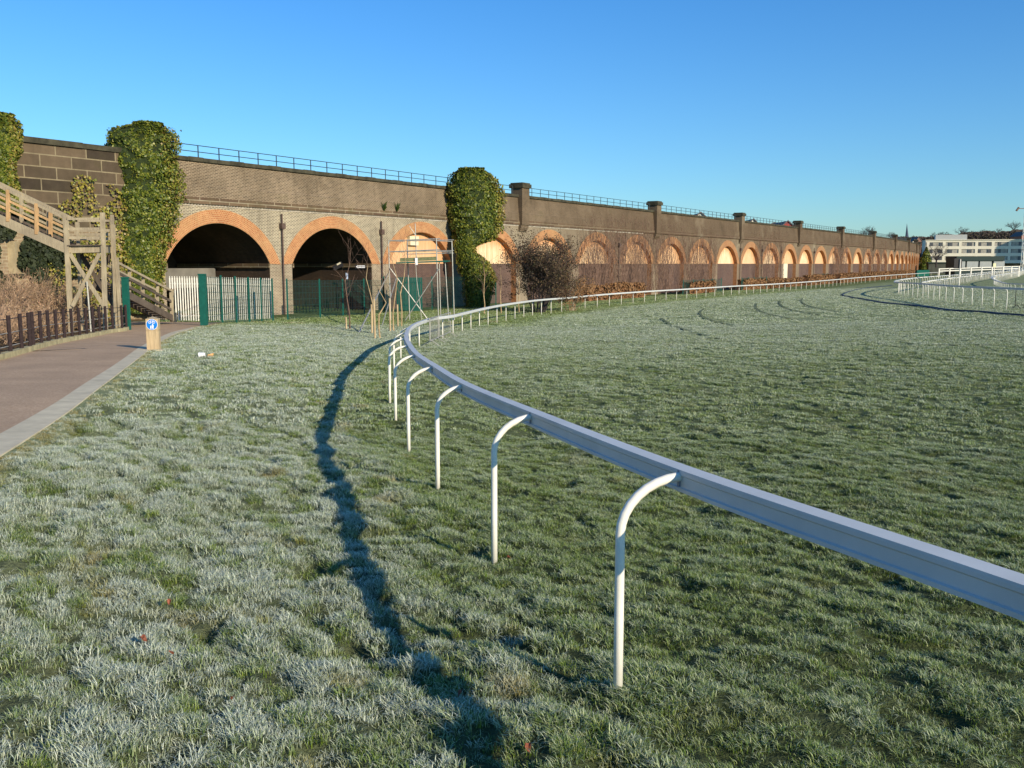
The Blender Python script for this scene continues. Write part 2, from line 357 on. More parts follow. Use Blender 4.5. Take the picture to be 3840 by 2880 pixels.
def _board():
    k = N('limewashed_boards', 0.9, 0.1); uv = k.co('UV')
    oi = k.n('ObjectInfo'); rnd = oi.outputs['Random']
    mp = k.n('Mapping'); mp.inputs['Scale'].default_value = (7.0, 0.5, 1); k.L(uv, mp.inputs[0])
    cb = k.n('CombineXYZ'); k.L(k.math('MULTIPLY', rnd, 40.0), cb.inputs[2]); ad = k.n('VectorMath'); ad.operation = 'ADD'
    k.L(mp.outputs[0], ad.inputs[0]); k.L(cb.outputs[0], ad.inputs[1])
    st = k.noise(ad.outputs[0], 1.0, 5, 0.7)
    wv = k.n('TexWave'); wv.wave_type = 'BANDS'; wv.bands_direction = 'X'; wv.inputs['Scale'].default_value = 1.6; k.L(uv, wv.inputs['Vector'])
    base = k.ramp(st, [(0.30, (0.55,0.34,0.16)), (0.45, (0.78,0.55,0.32)), (0.64, (0.90,0.76,0.52))])
    # rusty orange stain that sits along the arch edge (v = how far up towards the ring)
    sp = k.n('SeparateXYZ'); k.L(k.co('UV'), sp.inputs[0])
    at = k.n('Attribute'); at.attribute_name = 'edge'
    stain = k.math('MULTIPLY', k.ramp(at.outputs['Fac'], [(0.30, 0.0), (0.9, 1.0)]), k.ramp(k.noise(uv, 1.4, 4), [(0.3, 0.3), (0.65, 1.0)]))
    c = k.mix(stain, base, (0.62, 0.22, 0.06))
    c = k.mix(k.ramp(rnd, [(0.1, 0.1), (1.0, 0.8)]), c, (0.66, 0.38, 0.19))
    c = k.mix(k.ramp(wv.outputs['Fac'], [(0.0, 0.55), (0.12, 0.0)]), c, (0.25, 0.15, 0.08))
    k.col(c); return k.m
MAT['board'] = _board()

def foliage(name, cols, rough=0.45, spec=0.35, trans=0.0):
    k = N(name, rough, spec); at = k.n('Attribute'); at.attribute_name = 'rnd'
    st = [(i/(len(cols)-1), c) for i, c in enumerate(cols)]
    k.col(k.ramp(at.outputs['Fac'], st)); return k.m
MAT['ivy'] = foliage('glossy_ivy_leaves', [(0.035,0.06,0.008), (0.07,0.105,0.012), (0.13,0.155,0.018), (0.22,0.22,0.03)])
MAT['ivyyel'] = foliage('yellowing_creeper_leaves', [(0.12,0.14,0.02), (0.20,0.20,0.03), (0.30,0.25,0.04), (0.20,0.12,0.05)])
MAT['shadeleaf'] = foliage('painted_shade_leaves', [(0.010,0.016,0.006), (0.02,0.03,0.010), (0.035,0.045,0.015)], 0.7)  # near-black leaf colours that stand in for the shade below the stairs
MAT['core'] = simple('dark_leafy_core', (0.025,0.038,0.010), 0.9, 0.4, 3)
MAT['beech'] = foliage('russet_beech_leaves', [(0.17,0.085,0.035), (0.22,0.115,0.045), (0.28,0.15,0.06), (0.12,0.07,0.035)], 0.8)
MAT['redbush'] = foliage('dark_red_brown_leaves', [(0.03,0.02,0.012), (0.07,0.042,0.025), (0.14,0.09,0.045), (0.06,0.06,0.02)], 0.7)
MAT['dryleaf'] = foliage('dry_tan_leaves', [(0.30,0.19,0.11), (0.38,0.26,0.15), (0.24,0.13,0.08), (0.20,0.17,0.07)], 0.8)
MAT['scrub'] = simple('dry_bramble_stems', (0.36,0.24,0.15), 0.9, 0.4, 5)
MAT['twig'] = simple('bare_brown_twigs', (0.16,0.10,0.07), 0.9, 0.35, 3)
MAT['twigdark'] = simple('dark_bare_twigs', (0.055,0.045,0.045), 0.9, 0.3, 3)
MAT['bark'] = simple('pale_sapling_bark', (0.42,0.30,0.16), 0.85, 0.35, 6)

def _ground():
    k = N('frosty_turf', 0.95, 0.1); v = k.pos()
    sx = k.n('SeparateXYZ'); k.L(v, sx.inputs[0]); at = k.n('Attribute'); at.attribute_name = 'frost'
    n1 = k.noise(v, 0.35, 5, 0.6); n2 = k.noise(v, 4.5, 6, 0.7); n3 = k.noise(v, 38, 4, 0.7)
    mp = k.n('Mapping'); mp.inputs['Rotation'].default_value = (0, 0, R(50)); mp.inputs['Scale'].default_value = (0.9, 3.0, 1); k.L(v, mp.inputs[0])
    n4 = k.noise(mp.outputs[0], 1.0, 6, 0.7)
    green = k.ramp(n3, [(0.3, (0.055,0.085,0.022)), (0.7, (0.14,0.18,0.05))])
    frost = k.ramp(n3, [(0.25, (0.26,0.31,0.16)), (0.75, (0.45,0.50,0.30))])
    f = k.math('ADD', at.outputs['Fac'], k.math('MULTIPLY', k.math('SUBTRACT', n2, 0.5), 1.1))
    f = k.math('ADD', f, k.math('MULTIPLY', k.math('SUBTRACT', n4, 0.5), 1.1)); f = k.math('ADD', f, k.math('MULTIPLY', k.math('SUBTRACT', n1, 0.5), 0.5), True)
    c = k.mix(f, green, frost)
    nr = k.n('Attribute'); nr.attribute_name = 'near'
    c = k.mix(k.math('MULTIPLY', nr.outputs['Fac'], 0.72), c, (0.035, 0.045, 0.018))     # soil and thatch between the blades close by
    lt = k.n('Attribute'); lt.attribute_name = 'litter'; c = k.mix(lt.outputs['Fac'], c, k.ramp(n3, [(0.3, (0.10,0.06,0.03)), (0.7, (0.24,0.16,0.08))]))
    k.col(c)
    h = k.math('ADD', k.math('MULTIPLY', n4, 1.0), k.math('MULTIPLY', n2, 0.8)); h = k.math('ADD', h, k.math('MULTIPLY', n3, 0.25))
    k.bump(h, 0.9, 0.16); return k.m
MAT['ground'] = _ground()

def _blade():
    k = N('frosted_grass_blades', 0.6, 0.25)
    a = k.n('Attribute'); a.attribute_type = 'INSTANCER'; a.attribute_name = 'frost'
    b = k.n('Attribute'); b.attribute_type = 'INSTANCER'; b.attribute_name = 'dry'
    t = k.n('Attribute'); t.attribute_name = 'tip'; r = k.n('Attribute'); r.attribute_name = 'rnd'
    green = k.ramp(r.outputs['Fac'], [(0.0, (0.07,0.13,0.008)), (0.6, (0.16,0.24,0.018)), (1.0, (0.28,0.33,0.035))])
    green = k.mix(b.outputs['Fac'], green, (0.33, 0.25, 0.08))
    fr = k.ramp(r.outputs['Fac'], [(0.0, (0.27,0.33,0.21)), (1.0, (0.64,0.68,0.54))])
    f = k.math('ADD', a.outputs['Fac'], k.math('MULTIPLY', k.math('SUBTRACT', t.outputs['Fac'], 0.35), 0.55))
    f = k.math('ADD', f, k.math('MULTIPLY', k.math('SUBTRACT', r.outputs['Fac'], 0.5), 0.5), True)
    k.col(k.mix(f, green, fr))
    return k.m
MAT['blade'] = _blade()

# ------------------------------------------------------------------ path outline (world)
def cr(pts, n=10):
    P = [Vector(p) for p in pts]; out = []
    for i in range(len(P)-1):
        a, b, c, d = P[max(i-1, 0)], P[i], P[i+1], P[min(i+2, len(P)-1)]
        for k in range(n):
            t = k/n; out.append(0.5*((2*b)+(c-a)*t+(2*a-5*b+4*c-d)*t*t+(3*b-a-3*c+d)*t**3))
    out.append(P[-1]); return out
def gp(lst): return [Vector((G(*q).x, G(*q).y)) for q in lst]
kin = gp([(0,1632),(231,1500),(362,1414),(506,1316),(570,1280),(640,1249),(720,1229)])
kout = gp([(0,1715),(318,1500),(463,1388),(550,1320),(612,1277),(668,1249),(735,1231)])
lft = gp([(0,1352),(120,1318),(235,1287),(412,1251),(483,1238)])
def ext(a, b, d):
    v = (a-b).normalized(); return a+v*d
kin = [ext(kin[0], kin[1], 14)]+kin; kout = [ext(kout[0], kout[1], 14)]+kout
lft = [ext(lft[0], lft[1], 30)]+lft+[Vector((-19.2, 46.0)), Vector((-20.5, 50.5))]
kin_e = kin+[Vector((-14.6, 44.6)), Vector((-15.6, 50.5))]
KIN = cr([(p.x, p.y, 0) for p in kin_e], 8); KOUT = cr([(p.x, p.y, 0) for p in kout], 8); LFT = cr([(p.x, p.y, 0) for p in lft], 8)
def xat(line, y):
    ys = np.array([p.y for p in line]); xs = np.array([p.x for p in line]); o = np.argsort(ys)
    return np.interp(y, ys[o], xs[o])
def pathmask(x, y):                                # signed: >0 inside path band
    xl = xat(LFT, y)-0.25; xr = np.where(y < kout[-1].y, xat(KOUT, y), xat(KIN, y))
    return np.where((y > -6) & (y < 50.5), np.minimum(x-xl, xr-x), -9.0)
RAILX = OUT3[:14]
def right_of_rail(x, y):                           # metres to the track side of the near rail
    o = np.argsort(OUT3[:, 1]); xr = np.interp(y, OUT3[o, 1], OUT3[o, 0]); return x-xr
def frost_arr(x, y):
    rr = right_of_rail(x, y); r = np.hypot(x, y)
    left = 0.66-0.44*np.clip((rr+1.9)/1.6, 0, 1)
    trk = 0.14+0.40*np.clip((y-8)/34, 0, 1)
    f = np.where(rr < 0, left, np.maximum(trk, 0.14))
    # unfrosted green verge at the foot of the viaduct and behind the far rail
    c, s_ = math.cos(R(WD)), math.sin(R(WD)); out = (x+18.2)*c-(y-58.75)*s_
    g = np.clip((14-out)/6, 0, 1)*np.clip((y-33)/12, 0, 1)
    f = np.where(y > 33, f*(1-g)+0.10*g, f)
    g2 = np.clip((3.0-rr)/2.0, 0, 1)*np.clip((y-45)/10, 0, 1); f = f*(1-g2)+0.12*g2
    return f
def hump(x, y):                                    # tussocks in the turf
    ca, sa = math.cos(R(-50)), math.sin(R(-50)); u = x*ca+y*sa; v = -x*sa+y*ca
    h = 0.070*(vnoise(u*2.2, v*6.4, 3)-0.5)+0.050*(vnoise(u*5.0+7, v*10, 5)-0.5)+0.03*(vnoise(x*9, y*9, 6)-0.5)
    h += 0.14*(vnoise(x*0.5+3, y*0.5, 9)-0.5)-0.055*np.clip((vnoise(x*3.1, y*3.1, 77)-0.70)*6, 0, 1)
    return h
def humpamp(x, y):
    r = np.hypot(x, y); rr = right_of_rail(x, y)
    a = np.clip((70-r)/50, 0, 1)*np.where(rr > 0, 0.85, 1.1); a = a*np.clip(-pathmask(x, y)/0.5, 0, 1)
    return a
def full_z(x, y):
    pm = pathmask(x, y)
    return gz_arr(x, y)+hump(x, y)*humpamp(x, y)-0.05*np.clip((pm-0.02)/0.15, 0, 1)

def build_ground():
    th = np.concatenate([np.linspace(-180, -42, 24, endpoint=False), np.linspace(-42, 42, 600), np.linspace(42, 180, 25)[1:]])
    th = np.radians(th); rr = [0.6]
    while rr[-1] < 70: rr.append(rr[-1]*1.0078)
    while rr[-1] < 5000: rr.append(rr[-1]*1.045)
    rr = np.array(rr); TH_, RR = np.meshgrid(th, rr); X = (np.sin(TH_)*RR).ravel(); Y = (np.cos(TH_)*RR).ravel()
    Z = full_z(X, Y); n = len(th); m = len(rr)
    idx = np.arange(n*m).reshape(m, n)
    Fq = np.stack([idx[:-1, :-1], idx[:-1, 1:], idx[1:, 1:], idx[1:, :-1]], -1).reshape(-1, 4)
    V = np.stack([X, Y, Z], 1)
    c = len(V); V = np.vstack([V, [[0, 0, gz(0, 0)]]])
    o = npmesh('ground', V, Fq[:, ::-1], MAT['ground'], smooth=True)
    at = o.data.attributes.new('frost', 'FLOAT', 'POINT'); at.data.foreach_set('value', np.append(frost_arr(X, Y), 0.5).astype('f'))
    nr = np.clip((30-np.hypot(X, Y))/24, 0, 1)*np.clip(-pathmask(X, Y)/0.4, 0, 1)
    at = o.data.attributes.new('near', 'FLOAT', 'POINT'); at.data.foreach_set('value', np.append(nr, 1).astype('f'))
    lt = ((X < xat(LFT, Y)-.1) & (Y < 62) & (Y > 0)).astype('f'); at = o.data.attributes.new('litter', 'FLOAT', 'POINT'); at.data.foreach_set('value', np.append(lt, 0).astype('f'))
    tag(o, kind='structure'); return o
build_ground()

# path, edging and kerb
def ribbon(A, B, n=40, dz=0.015, cross=6):
    def res(L):
        d = [0]
        for a, b in zip(L, L[1:]): d.append(d[-1]+(b-a).length)
        return [(np.interp(t*d[-1]/n, d, [p.x for p in L]), np.interp(t*d[-1]/n, d, [p.y for p in L])) for t in range(n+1)]
    a, b = res(A), res(B); mb = MB(); rows = []
    for i in range(n+1):
        row = []
        for k in range(cross+1):
            t = k/cross; x = a[i][0]*(1-t)+b[i][0]*t; y = a[i][1]*(1-t)+b[i][1]*t; row.append((x, y))
        rows.append(row)
    arr = np.array(rows).reshape(-1, 2); z = gz_arr(arr[:, 0], arr[:, 1])+dz
    V = np.column_stack([arr, z]); idx = np.arange(len(V)).reshape(n+1, cross+1)
    Fq = np.stack([idx[:-1, :-1], idx[:-1, 1:], idx[1:, 1:], idx[1:, :-1]], -1).reshape(-1, 4)
    return V, Fq
V, Fq = ribbon(LFT, KIN, 160, 0.012, 14); p = npmesh('path', V, Fq, MAT['asphalt'], smooth=True); tag(p, kind='structure')
def solid_strip(name, A, B, top, bot, mat, n=120, **kw):
    V1, F1 = ribbon(A, B, n, top, 1); V0, _ = ribbon(A, B, n, bot, 1)
    V = np.vstack([V1, V0]); k = len(V1); i = np.arange(n)*2
    F2 = np.stack([i, i+2, i+2+k, i+k], 1); F3 = np.stack([i+1, i+1+k, i+3+k, i+3], 1)
    ends = np.array([[0, k, k+1, 1], [2*n, 2*n+1, 2*n+1+k, 2*n+k]])
    return npmesh(name, V, np.vstack([F1, F2, F3, ends]), mat)
KINk = cr([(p.x, p.y, 0) for p in kin], 8)
o = solid_strip('path_edging', KINk, KOUT, 0.022, -0.25, MAT['concrete']); tag(o, kind='structure')
LK = [p for p in LFT if p.y < lft[-3].y+0.05]
o = solid_strip('kerb', [Vector((p.x-0.16, p.y-0.03, 0)) for p in LK], [Vector((p.x+0.02, p.y, 0)) for p in LK], 0.15, -0.3, MAT['kerbyel']); tag(o, kind='structure')

# ------------------------------------------------------------------ grass blades (stuff)
def tuft(i, nb, spread, hl, wd):
    rs = np.random.RandomState(i+11); V = []; Fc = []; tip = []; rn = []
    for b in range(nb):
        a = rs.rand()*2*math.pi; d = spread*math.sqrt(rs.rand()); x, y = d*math.cos(a), d*math.sin(a)
        h = hl*(0.55+0.6*rs.rand()); lean = (0.35+1.15*rs.rand())*h
        la = a+rs.randn()*0.9 if rs.rand() < 0.75 else rs.rand()*6.28
        dx, dy = math.cos(la)*lean+0.3*hl*0.6, math.sin(la)*lean; wx, wy = -math.sin(la+rs.randn()*0.5)*wd/2, math.cos(la)*wd/2
        w = wd*(0.8+0.5*rs.rand()); q = rs.rand(); k = len(V)
        for t, ww in ((0, 0.8), (0.45, 1.0), (0.8, 0.7)):
            cx = x+dx*t*t; cy = y+dy*t*t; cz = h*(t-0.22*t*t*lean/h)
            V += [(cx-wx*ww, cy-wy*ww, cz-0.01*(t == 0)), (cx+wx*ww, cy+wy*ww, cz-0.01*(t == 0))]; tip += [t, t]; rn += [q, q]
        V.append((x+dx, y+dy, h*(1-0.22*lean/h)-0.12*lean)); tip.append(1); rn.append(q)
        Fc += [(k, k+1, k+3, k+2), (k+2, k+3, k+5, k+4), (k+4, k+5, k+6)]
    me = bpy.data.meshes.new('grass_tuft'); me.from_pydata(V, [], Fc); me.materials.append(MAT['blade'])
    for nm, d in (('tip', tip), ('rnd', rn)):
        at = me.attributes.new(nm, 'FLOAT', 'POINT'); at.data.foreach_set('value', np.array(d, 'f'))
    me.polygons.foreach_set('use_smooth', [True]*len(me.polygons))
    return bpy.data.objects.new('grass_tuft', me)
def build_grass(name, r0, r1, dens, tufts, s0, s1, seed, label, amax=36):
    rs = np.random.RandomState(seed); half = R(amax); area = half*(r1*r1-r0*r0); n = int(area*dens)
    r = np.sqrt(rs.rand(n)*(r1*r1-r0*r0)+r0*r0); a = (rs.rand(n)*2-1)*half; x = r*np.sin(a); y = r*np.cos(a)
    pm = pathmask(x, y); xl = xat(LFT, y)
    cl = vnoise(x*5, y*5, 21)
    pit = vnoise(x*3.1, y*3.1, 77); keep = (pm < -0.03+0.12*(rs.rand(n)-0.6)) & ((pit < .76) | (rs.rand(n) < .75)) & ~((x < xl) & (y < 47)) & (rs.rand(n) < 0.65+0.7*cl)
    c_, s_ = math.cos(R(WD)), math.sin(R(WD)); keep &= ((x+18.2)*c_-(y-58.75)*s_) > 3
    x, y, r = x[keep], y[keep], r[keep]; n = len(x)
    z = full_z(x, y)-0.004
    fr = frost_arr(x, y)
    ca, sa = math.cos(R(-50)), math.sin(R(-50)); u = x*ca+y*sa; v = -x*sa+y*ca
    hp = vnoise(u*2.2, v*6.4, 3); pt = vnoise(u*3.0+40, v*10.0, 31); p2 = vnoise(x*0.6, y*0.6, 8); am2 = np.where(right_of_rail(x, y) > 0, .7, 1.0)
    am = np.clip(fr*2.0, 0.25, 1.15)*np.clip(1.2-r/60, .35, 1); p3 = vnoise(u*5.5+9, v*20, 53); fr = fr+((hp-0.5)*0.55+(pt-0.5)*1.1+(p3-0.5)*0.9+(p2-0.5)*0.3+rs.randn(n)*0.12)*am*am2
    rr = right_of_rail(x, y)
    edge = np.clip((0.55+pathmask(x, y))/0.5, 0, 1)
    dry = np.clip((vnoise(x*2.2, y*2.2, 14)-0.78)*5, 0, 0.8)*np.where(rr > 0, .35, 1)+edge*0.9
    fr = fr-edge*0.35
    sc = (s0+(s1-s0)*(r-r0)/(r1-r0))*(0.7+0.5*rs.rand(n))*(0.75+0.55*hp)*np.where(rr > 0.3, 0.82, 1.0)*(1-0.4*edge)
    me = bpy.data.meshes.new(name); me.vertices.add(n); me.vertices.foreach_set('co', np.stack([x, y, z], 1).astype('f').ravel())
    for nm, d in (('frost', np.clip(fr, 0, 1)), ('dry', np.clip(dry, 0, 1)), ('scl', sc), ('rot', rs.randn(n)*0.9+2.2+np.where(rr > 0, 0.6, 0.0))):
        at = me.attributes.new(nm, 'FLOAT', 'POINT'); at.data.foreach_set('value', d.astype('f'))
    at = me.attributes.new('idx', 'INT', 'POINT'); at.data.foreach_set('value', rs.randint(0, len(tufts), n).astype('i'))
    o = bpy.data.objects.new(name, me); COL.objects.link(o)
    ng = bpy.data.node_groups.new('scatter_grass', 'GeometryNodeTree')
    ng.interface.new_socket('Geometry', in_out='INPUT', socket_type='NodeSocketGeometry'); ng.interface.new_socket('Geometry', in_out='OUTPUT', socket_type='NodeSocketGeometry')
    nn = ng.nodes; ll = ng.links; gi = nn.new('NodeGroupInput'); go = nn.new('NodeGroupOutput')
    ip = nn.new('GeometryNodeInstanceOnPoints'); ip.inputs['Pick Instance'].default_value = True
    jn = nn.new('GeometryNodeJoinGeometry')
    for t in tufts:
        oi = nn.new('GeometryNodeObjectInfo'); oi.inputs[0].default_value = t; oi.inputs['As Instance'].default_value = True; ll.new(oi.outputs['Geometry'], jn.inputs[0])
    def na(nm, tp='FLOAT'):
        q = nn.new('GeometryNodeInputNamedAttribute'); q.data_type = tp; q.inputs[0].default_value = nm; return q.outputs[0]
    ll.new(gi.outputs[0], ip.inputs['Points']); ll.new(jn.outputs[0], ip.inputs['Instance']); ll.new(na('idx', 'INT'), ip.inputs['Instance Index'])
    cx = nn.new('ShaderNodeCombineXYZ'); ll.new(na('rot'), cx.inputs[2]); ll.new(cx.outputs[0], ip.inputs['Rotation'])
    ll.new(na('scl'), ip.inputs['Scale']); ll.new(ip.outputs[0], go.inputs[0])
    md = o.modifiers.new('scatter', 'NODES'); md.node_group = ng
    tag(o, label, 'grass', kind='stuff'); return n
near_t = [tuft(i, 30, 0.05, 0.044, 0.0031) for i in range(8)]
far_t = [tuft(20+i, 40, 0.11, 0.055, 0.0075) for i in range(6)]
build_grass('frosted_grass', 1.6, 15, 430, near_t, 0.95, 1.15, 1, 'long frosted grass blades on both sides of the near white rail')
build_grass('distant_grass', 14.5, 50, 62, far_t, 0.9, 1.5, 2, 'shorter frosted turf stretching away over the racecourse')
vfar_t = [tuft(40+i, 60, 0.34, 0.055, 0.022) for i in range(5)]
build_grass('far_turf', 46, 140, 6, vfar_t, 1.1, 1.6, 3, 'frosty turf of the far bend below the viaduct')
# ------------------------------------------------------------------ viaduct
SPR = 3.7; CROWN = 6.2; HS = 4.06; AR = (HS*HS+2.5*2.5)/5.0; ACZ = CROWN-AR
Z_STR0, Z_STR1, Z_COP, PAR_TOP = 7.3, 7.68, 9.82, 10.05
NB = 42
via = thing('railway_viaduct', WP(0, 0, 3.2), 'long brick railway viaduct with a row of round arches under a dark coping', 'viaduct')
def wq(mb, s0, s1, z0, z1, out, n=1, u=True):
    for i in range(n):
        a = s0+(s1-s0)*i/n; b = s0+(s1-s0)*(i+1)/n
        mb.quad(WP(a, out, z0), WP(b, out, z0), WP(b, out, z1), WP(a, out, z1), [(a, z0), (b, z0), (b, z1), (a, z1)])
def arcz(ds): return ACZ+math.sqrt(max(AR*AR-ds*ds, 0))
def wbox(mb, s0, s1, z0, z1, o0, o1, n=1):            # box that follows the wall, o0 back, o1 front
    for i in range(n):
        a = s0+(s1-s0)*i/n; b = s0+(s1-s0)*(i+1)/n
        wq(mb, a, b, z0, z1, o1)
        mb.quad(WP(a, o0, z1), WP(a, o1, z1), WP(b, o1, z1), WP(b, o0, z1), [(a, z1), (a, z1+o1-o0), (b, z1+o1-o0), (b, z1)])
        mb.quad(WP(a, o0, z0), WP(b, o0, z0), WP(b, o1, z0), WP(a, o1, z0), [(a, z0), (b, z0), (b, z0+.3), (a, z0+.3)])
        mb.quad(WP(b, o0, z0), WP(a, o0, z0), WP(a, o0, z1), WP(b, o0, z1), [(b, z0), (a, z0), (a, z1), (b, z1)])
    for a, q in ((s0, 1), (s1, -1)):
        P = [WP(a, o0, z0), WP(a, o1, z0), WP(a, o1, z1), WP(a, o0, z1)]; uv = [(a+o0, z0), (a+o1, z0), (a+o1, z1), (a+o0, z1)]
        if q < 0: P.reverse(); uv.reverse()
        mb.quad(*P, uv)
SEG = 30
for k in range(NB):
    c = k*BAY; l, r = c-BAY/2, c+BAY/2; opened = k < 2
    mb = MB(); xs = [-HS+2*HS*i/SEG for i in range(SEG+1)]
    for i in range(SEG):                                   # spandrel brickwork above the arch
        a, b = c+xs[i], c+xs[i+1]; za, zb = arcz(xs[i]), arcz(xs[i+1])
        mb.quad(WP(a, 0, za), WP(b, 0, zb), WP(b, 0, Z_STR0), WP(a, 0, Z_STR0), [(a, za), (b, zb), (b, Z_STR0), (a, Z_STR0)])
    wq(mb, l, c-HS, SPR, Z_STR0, 0); wq(mb, c+HS, r, SPR, Z_STR0, 0)
    mb.build('spandrel', MAT['spandrel'], via)
    mb = MB(); wq(mb, c+HS, c+BAY-HS, -0.6, SPR, 0, 2); mb.build('pier', MAT['pier'], via)
    if k == 0: mb = MB(); wq(mb, l, c-HS, -0.6, SPR, 0); mb.build('pier', MAT['pier'], via)
    # reveal / vault
    dep = -9.5 if opened else -0.62
    mb = MB()
    for i in range(SEG):
        a, b = c+xs[i], c+xs[i+1]; za, zb = arcz(xs[i]), arcz(xs[i+1]); ln = xs[i]*1.1
        mb.quad(WP(b, 0, zb), WP(a, 0, za), WP(a, dep, za), WP(b, dep, zb), [(0, ln+.3), (0, ln), (dep, ln), (dep, ln+.3)])
    for q, sgn in ((c-HS, 1), (c+HS, -1)):
        P = [WP(q, 0, -0.6), WP(q, dep, -0.6), WP(q, dep, SPR), WP(q, 0, SPR)]; uv = [(0, -0.6), (dep, -0.6), (dep, SPR), (0, SPR)]
        if sgn < 0: P.reverse(); uv.reverse()
        mb.quad(*P, uv)
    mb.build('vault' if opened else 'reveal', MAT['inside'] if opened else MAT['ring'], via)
    # ring of orange brick, 40 mm proud
    mb = MB(); RO = AR+0.84
    th0 = math.asin(HS/AR); tho = math.asin(min(1, 5.0/RO))
    na = 28; ring = []
    for i in range(na+1):
        t = -1+2*i/na; ti = t*th0; to = t*tho
        pi_ = (AR*math.sin(ti), ACZ+AR*math.cos(ti)); po = (RO*math.sin(to), ACZ+RO*math.cos(to)); ring.append((pi_, po, AR*ti))
    for (p0, q0, u0), (p1, q1, u1) in zip(ring, ring[1:]):
        mb.quad(WP(c+p0[0], .04, p0[1]), WP(c+p1[0], .04, p1[1]), WP(c+q1[0], .04, q1[1]), WP(c+q0[0], .04, q0[1]), [(u0+c, 0), (u1+c, 0), (u1+c, .84), (u0+c, .84)])
        mb.quad(WP(c+p1[0], .04, p1[1]), WP(c+p0[0], .04, p0[1]), WP(c+p0[0], -.02, p0[1]), WP(c+p1[0], -.02, p1[1]), [(u0, 0), (u1, 0), (u1, .1), (u0, .1)])
        mb.quad(WP(c+q0[0], .04, q0[1]), WP(c+q1[0], .04, q1[1]), WP(c+q1[0], -.02, q1[1]), WP(c+q0[0], -.02, q0[1]), [(u0, 0), (u1, 0), (u1, .1), (u0, .1)])
    mb.build('arch_ring', MAT['ring'], via)
    if opened:
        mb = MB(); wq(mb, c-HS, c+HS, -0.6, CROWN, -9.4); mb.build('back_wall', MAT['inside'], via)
        mb = MB(); wbox(mb, c-HS+0.02, c-HS+.14, SPR-0.28, SPR+0.02, -9.3, 0.05); wbox(mb, c+HS-.14, c+HS-0.02, SPR-0.28, SPR+0.02, -9.3, 0.05); mb.build('impost_band', MAT['string'], via)
        if k == 0:
            mb = MB(); wbox(mb, c-HS+.15, c+HS-.15, 2.1, SPR-.3, -5.4, -5.2); mb.build('lime_painted_panel', simple('dull_grey_limewash', (0.16,0.15,0.13), 0.9, 0.3, 0.8), via)
    else:
        mb = MB(); wq(mb, c-HS, c+HS, -0.6, SPR, -0.55); mb.build('dado_wall', MAT['dado'], via)
        V = []; Fc = []; ed = []; uv = []
        nz = 8
        for i in range(SEG+1):
            zt = arcz(xs[i])
            for j in range(nz+1):
                z = SPR+(zt-SPR)*j/nz; V.append(WP(c+xs[i], -0.5, z)); rad = math.hypot(xs[i], z-ACZ)/AR
                ed.append(max(0, min(1, (rad-0.62)/0.38))*1.0)
        uvs = []
        for i in range(SEG):
            for j in range(nz):
                a = i*(nz+1)+j; q = (a, a+nz+1, a+nz+2, a+1); Fc.append(q)
                for w_ in q: uvs.append((c+xs[w_//(nz+1)], V[w_][2]))
        nm = 'board_infill'
        o = npmesh(nm, [tuple(v) for v in V], np.array(Fc), MAT['board'], parent=via, uv=uvs)
        at = o.data.attributes.new('edge', 'FLOAT', 'POINT'); at.data.foreach_set('value', np.array(ed, 'f'))
        mb = MB(); wq(mb, c-HS, c+HS, SPR-0.001, SPR, -0.5)
        if k == 12:                                        # one arch has its pale boards carried down like a door
            m2 = MB(); wbox(m2, c-1.9, c+0.7, 0.3, SPR-0.003, -0.54, -0.46); m2.build('pale_door_panel', simple('cream_paint', (0.75,0.66,0.46), 0.8, 0.1), via)
sl, sr = -BAY/2, NB*BAY-BAY/2
n = 60
mb = MB(); wbox(mb, -6.2, sr, Z_STR0, Z_STR1, -0.3, 0.16, 90); mb.build('string_course', MAT['string'], via)
mb = MB()                                                  # dogtooth headers under the string course
s = -4.6
while s < 62:
    a, b, c_ = WP(s, 0, 0), WP(s+.16, 0, 0), WP(s+.08, .11, 0)
    for z0, z1 in ((7.16, 7.3),):
        mb.quad((a.x, a.y, z0), (c_.x, c_.y, z0), (c_.x, c_.y, z1), (a.x, a.y, z1)); mb.quad((c_.x, c_.y, z0), (b.x, b.y, z0), (b.x, b.y, z1), (c_.x, c_.y, z1))
        mb.poly([(a.x, a.y, z0), (b.x, b.y, z0), (c_.x, c_.y, z0)])
    s += 0.23
mb.build('dogtooth_course', MAT['dogtooth'], via)
mb = MB()
for i in range(90):                                        # parapet with a slight batter
    a = -6.2+(sr+6.2)*i/90; b = -6.2+(sr+6.2)*(i+1)/90
    mb.quad(WP(a, .10, Z_STR1), WP(b, .10, Z_STR1), WP(b, .08, 8.35), WP(a, .08, 8.35), [(a, Z_STR1), (b, Z_STR1), (b, 8.35), (a, 8.35)])
    mb.quad(WP(a, .08, 8.35), WP(b, .08, 8.35), WP(b, .03, 8.42), WP(a, .03, 8.42), [(a, 8.35), (b, 8.35), (b, 8.43), (a, 8.43)])
    mb.quad(WP(a, .03, 8.42), WP(b, .03, 8.42), WP(b, -.08, Z_COP), WP(a, -.08, Z_COP), [(a, 8.43), (b, 8.43), (b, Z_COP), (a, Z_COP)])
mb.build('parapet_wall', MAT['parapet'], via)
mb = MB(); s = -5.2; i = 0
while s < sr:
    mb_l = 1.05; wbox(mb, s, s+mb_l-.02, Z_COP, PAR_TOP+0.025*(i % 3 == 0), -.62, .06); s += mb_l; i += 1
mb.build('coping', MAT['coping'], via)
mb = MB(); wq(mb, -60, sr, Z_COP-.4, Z_COP-.2, -9.0, 60)
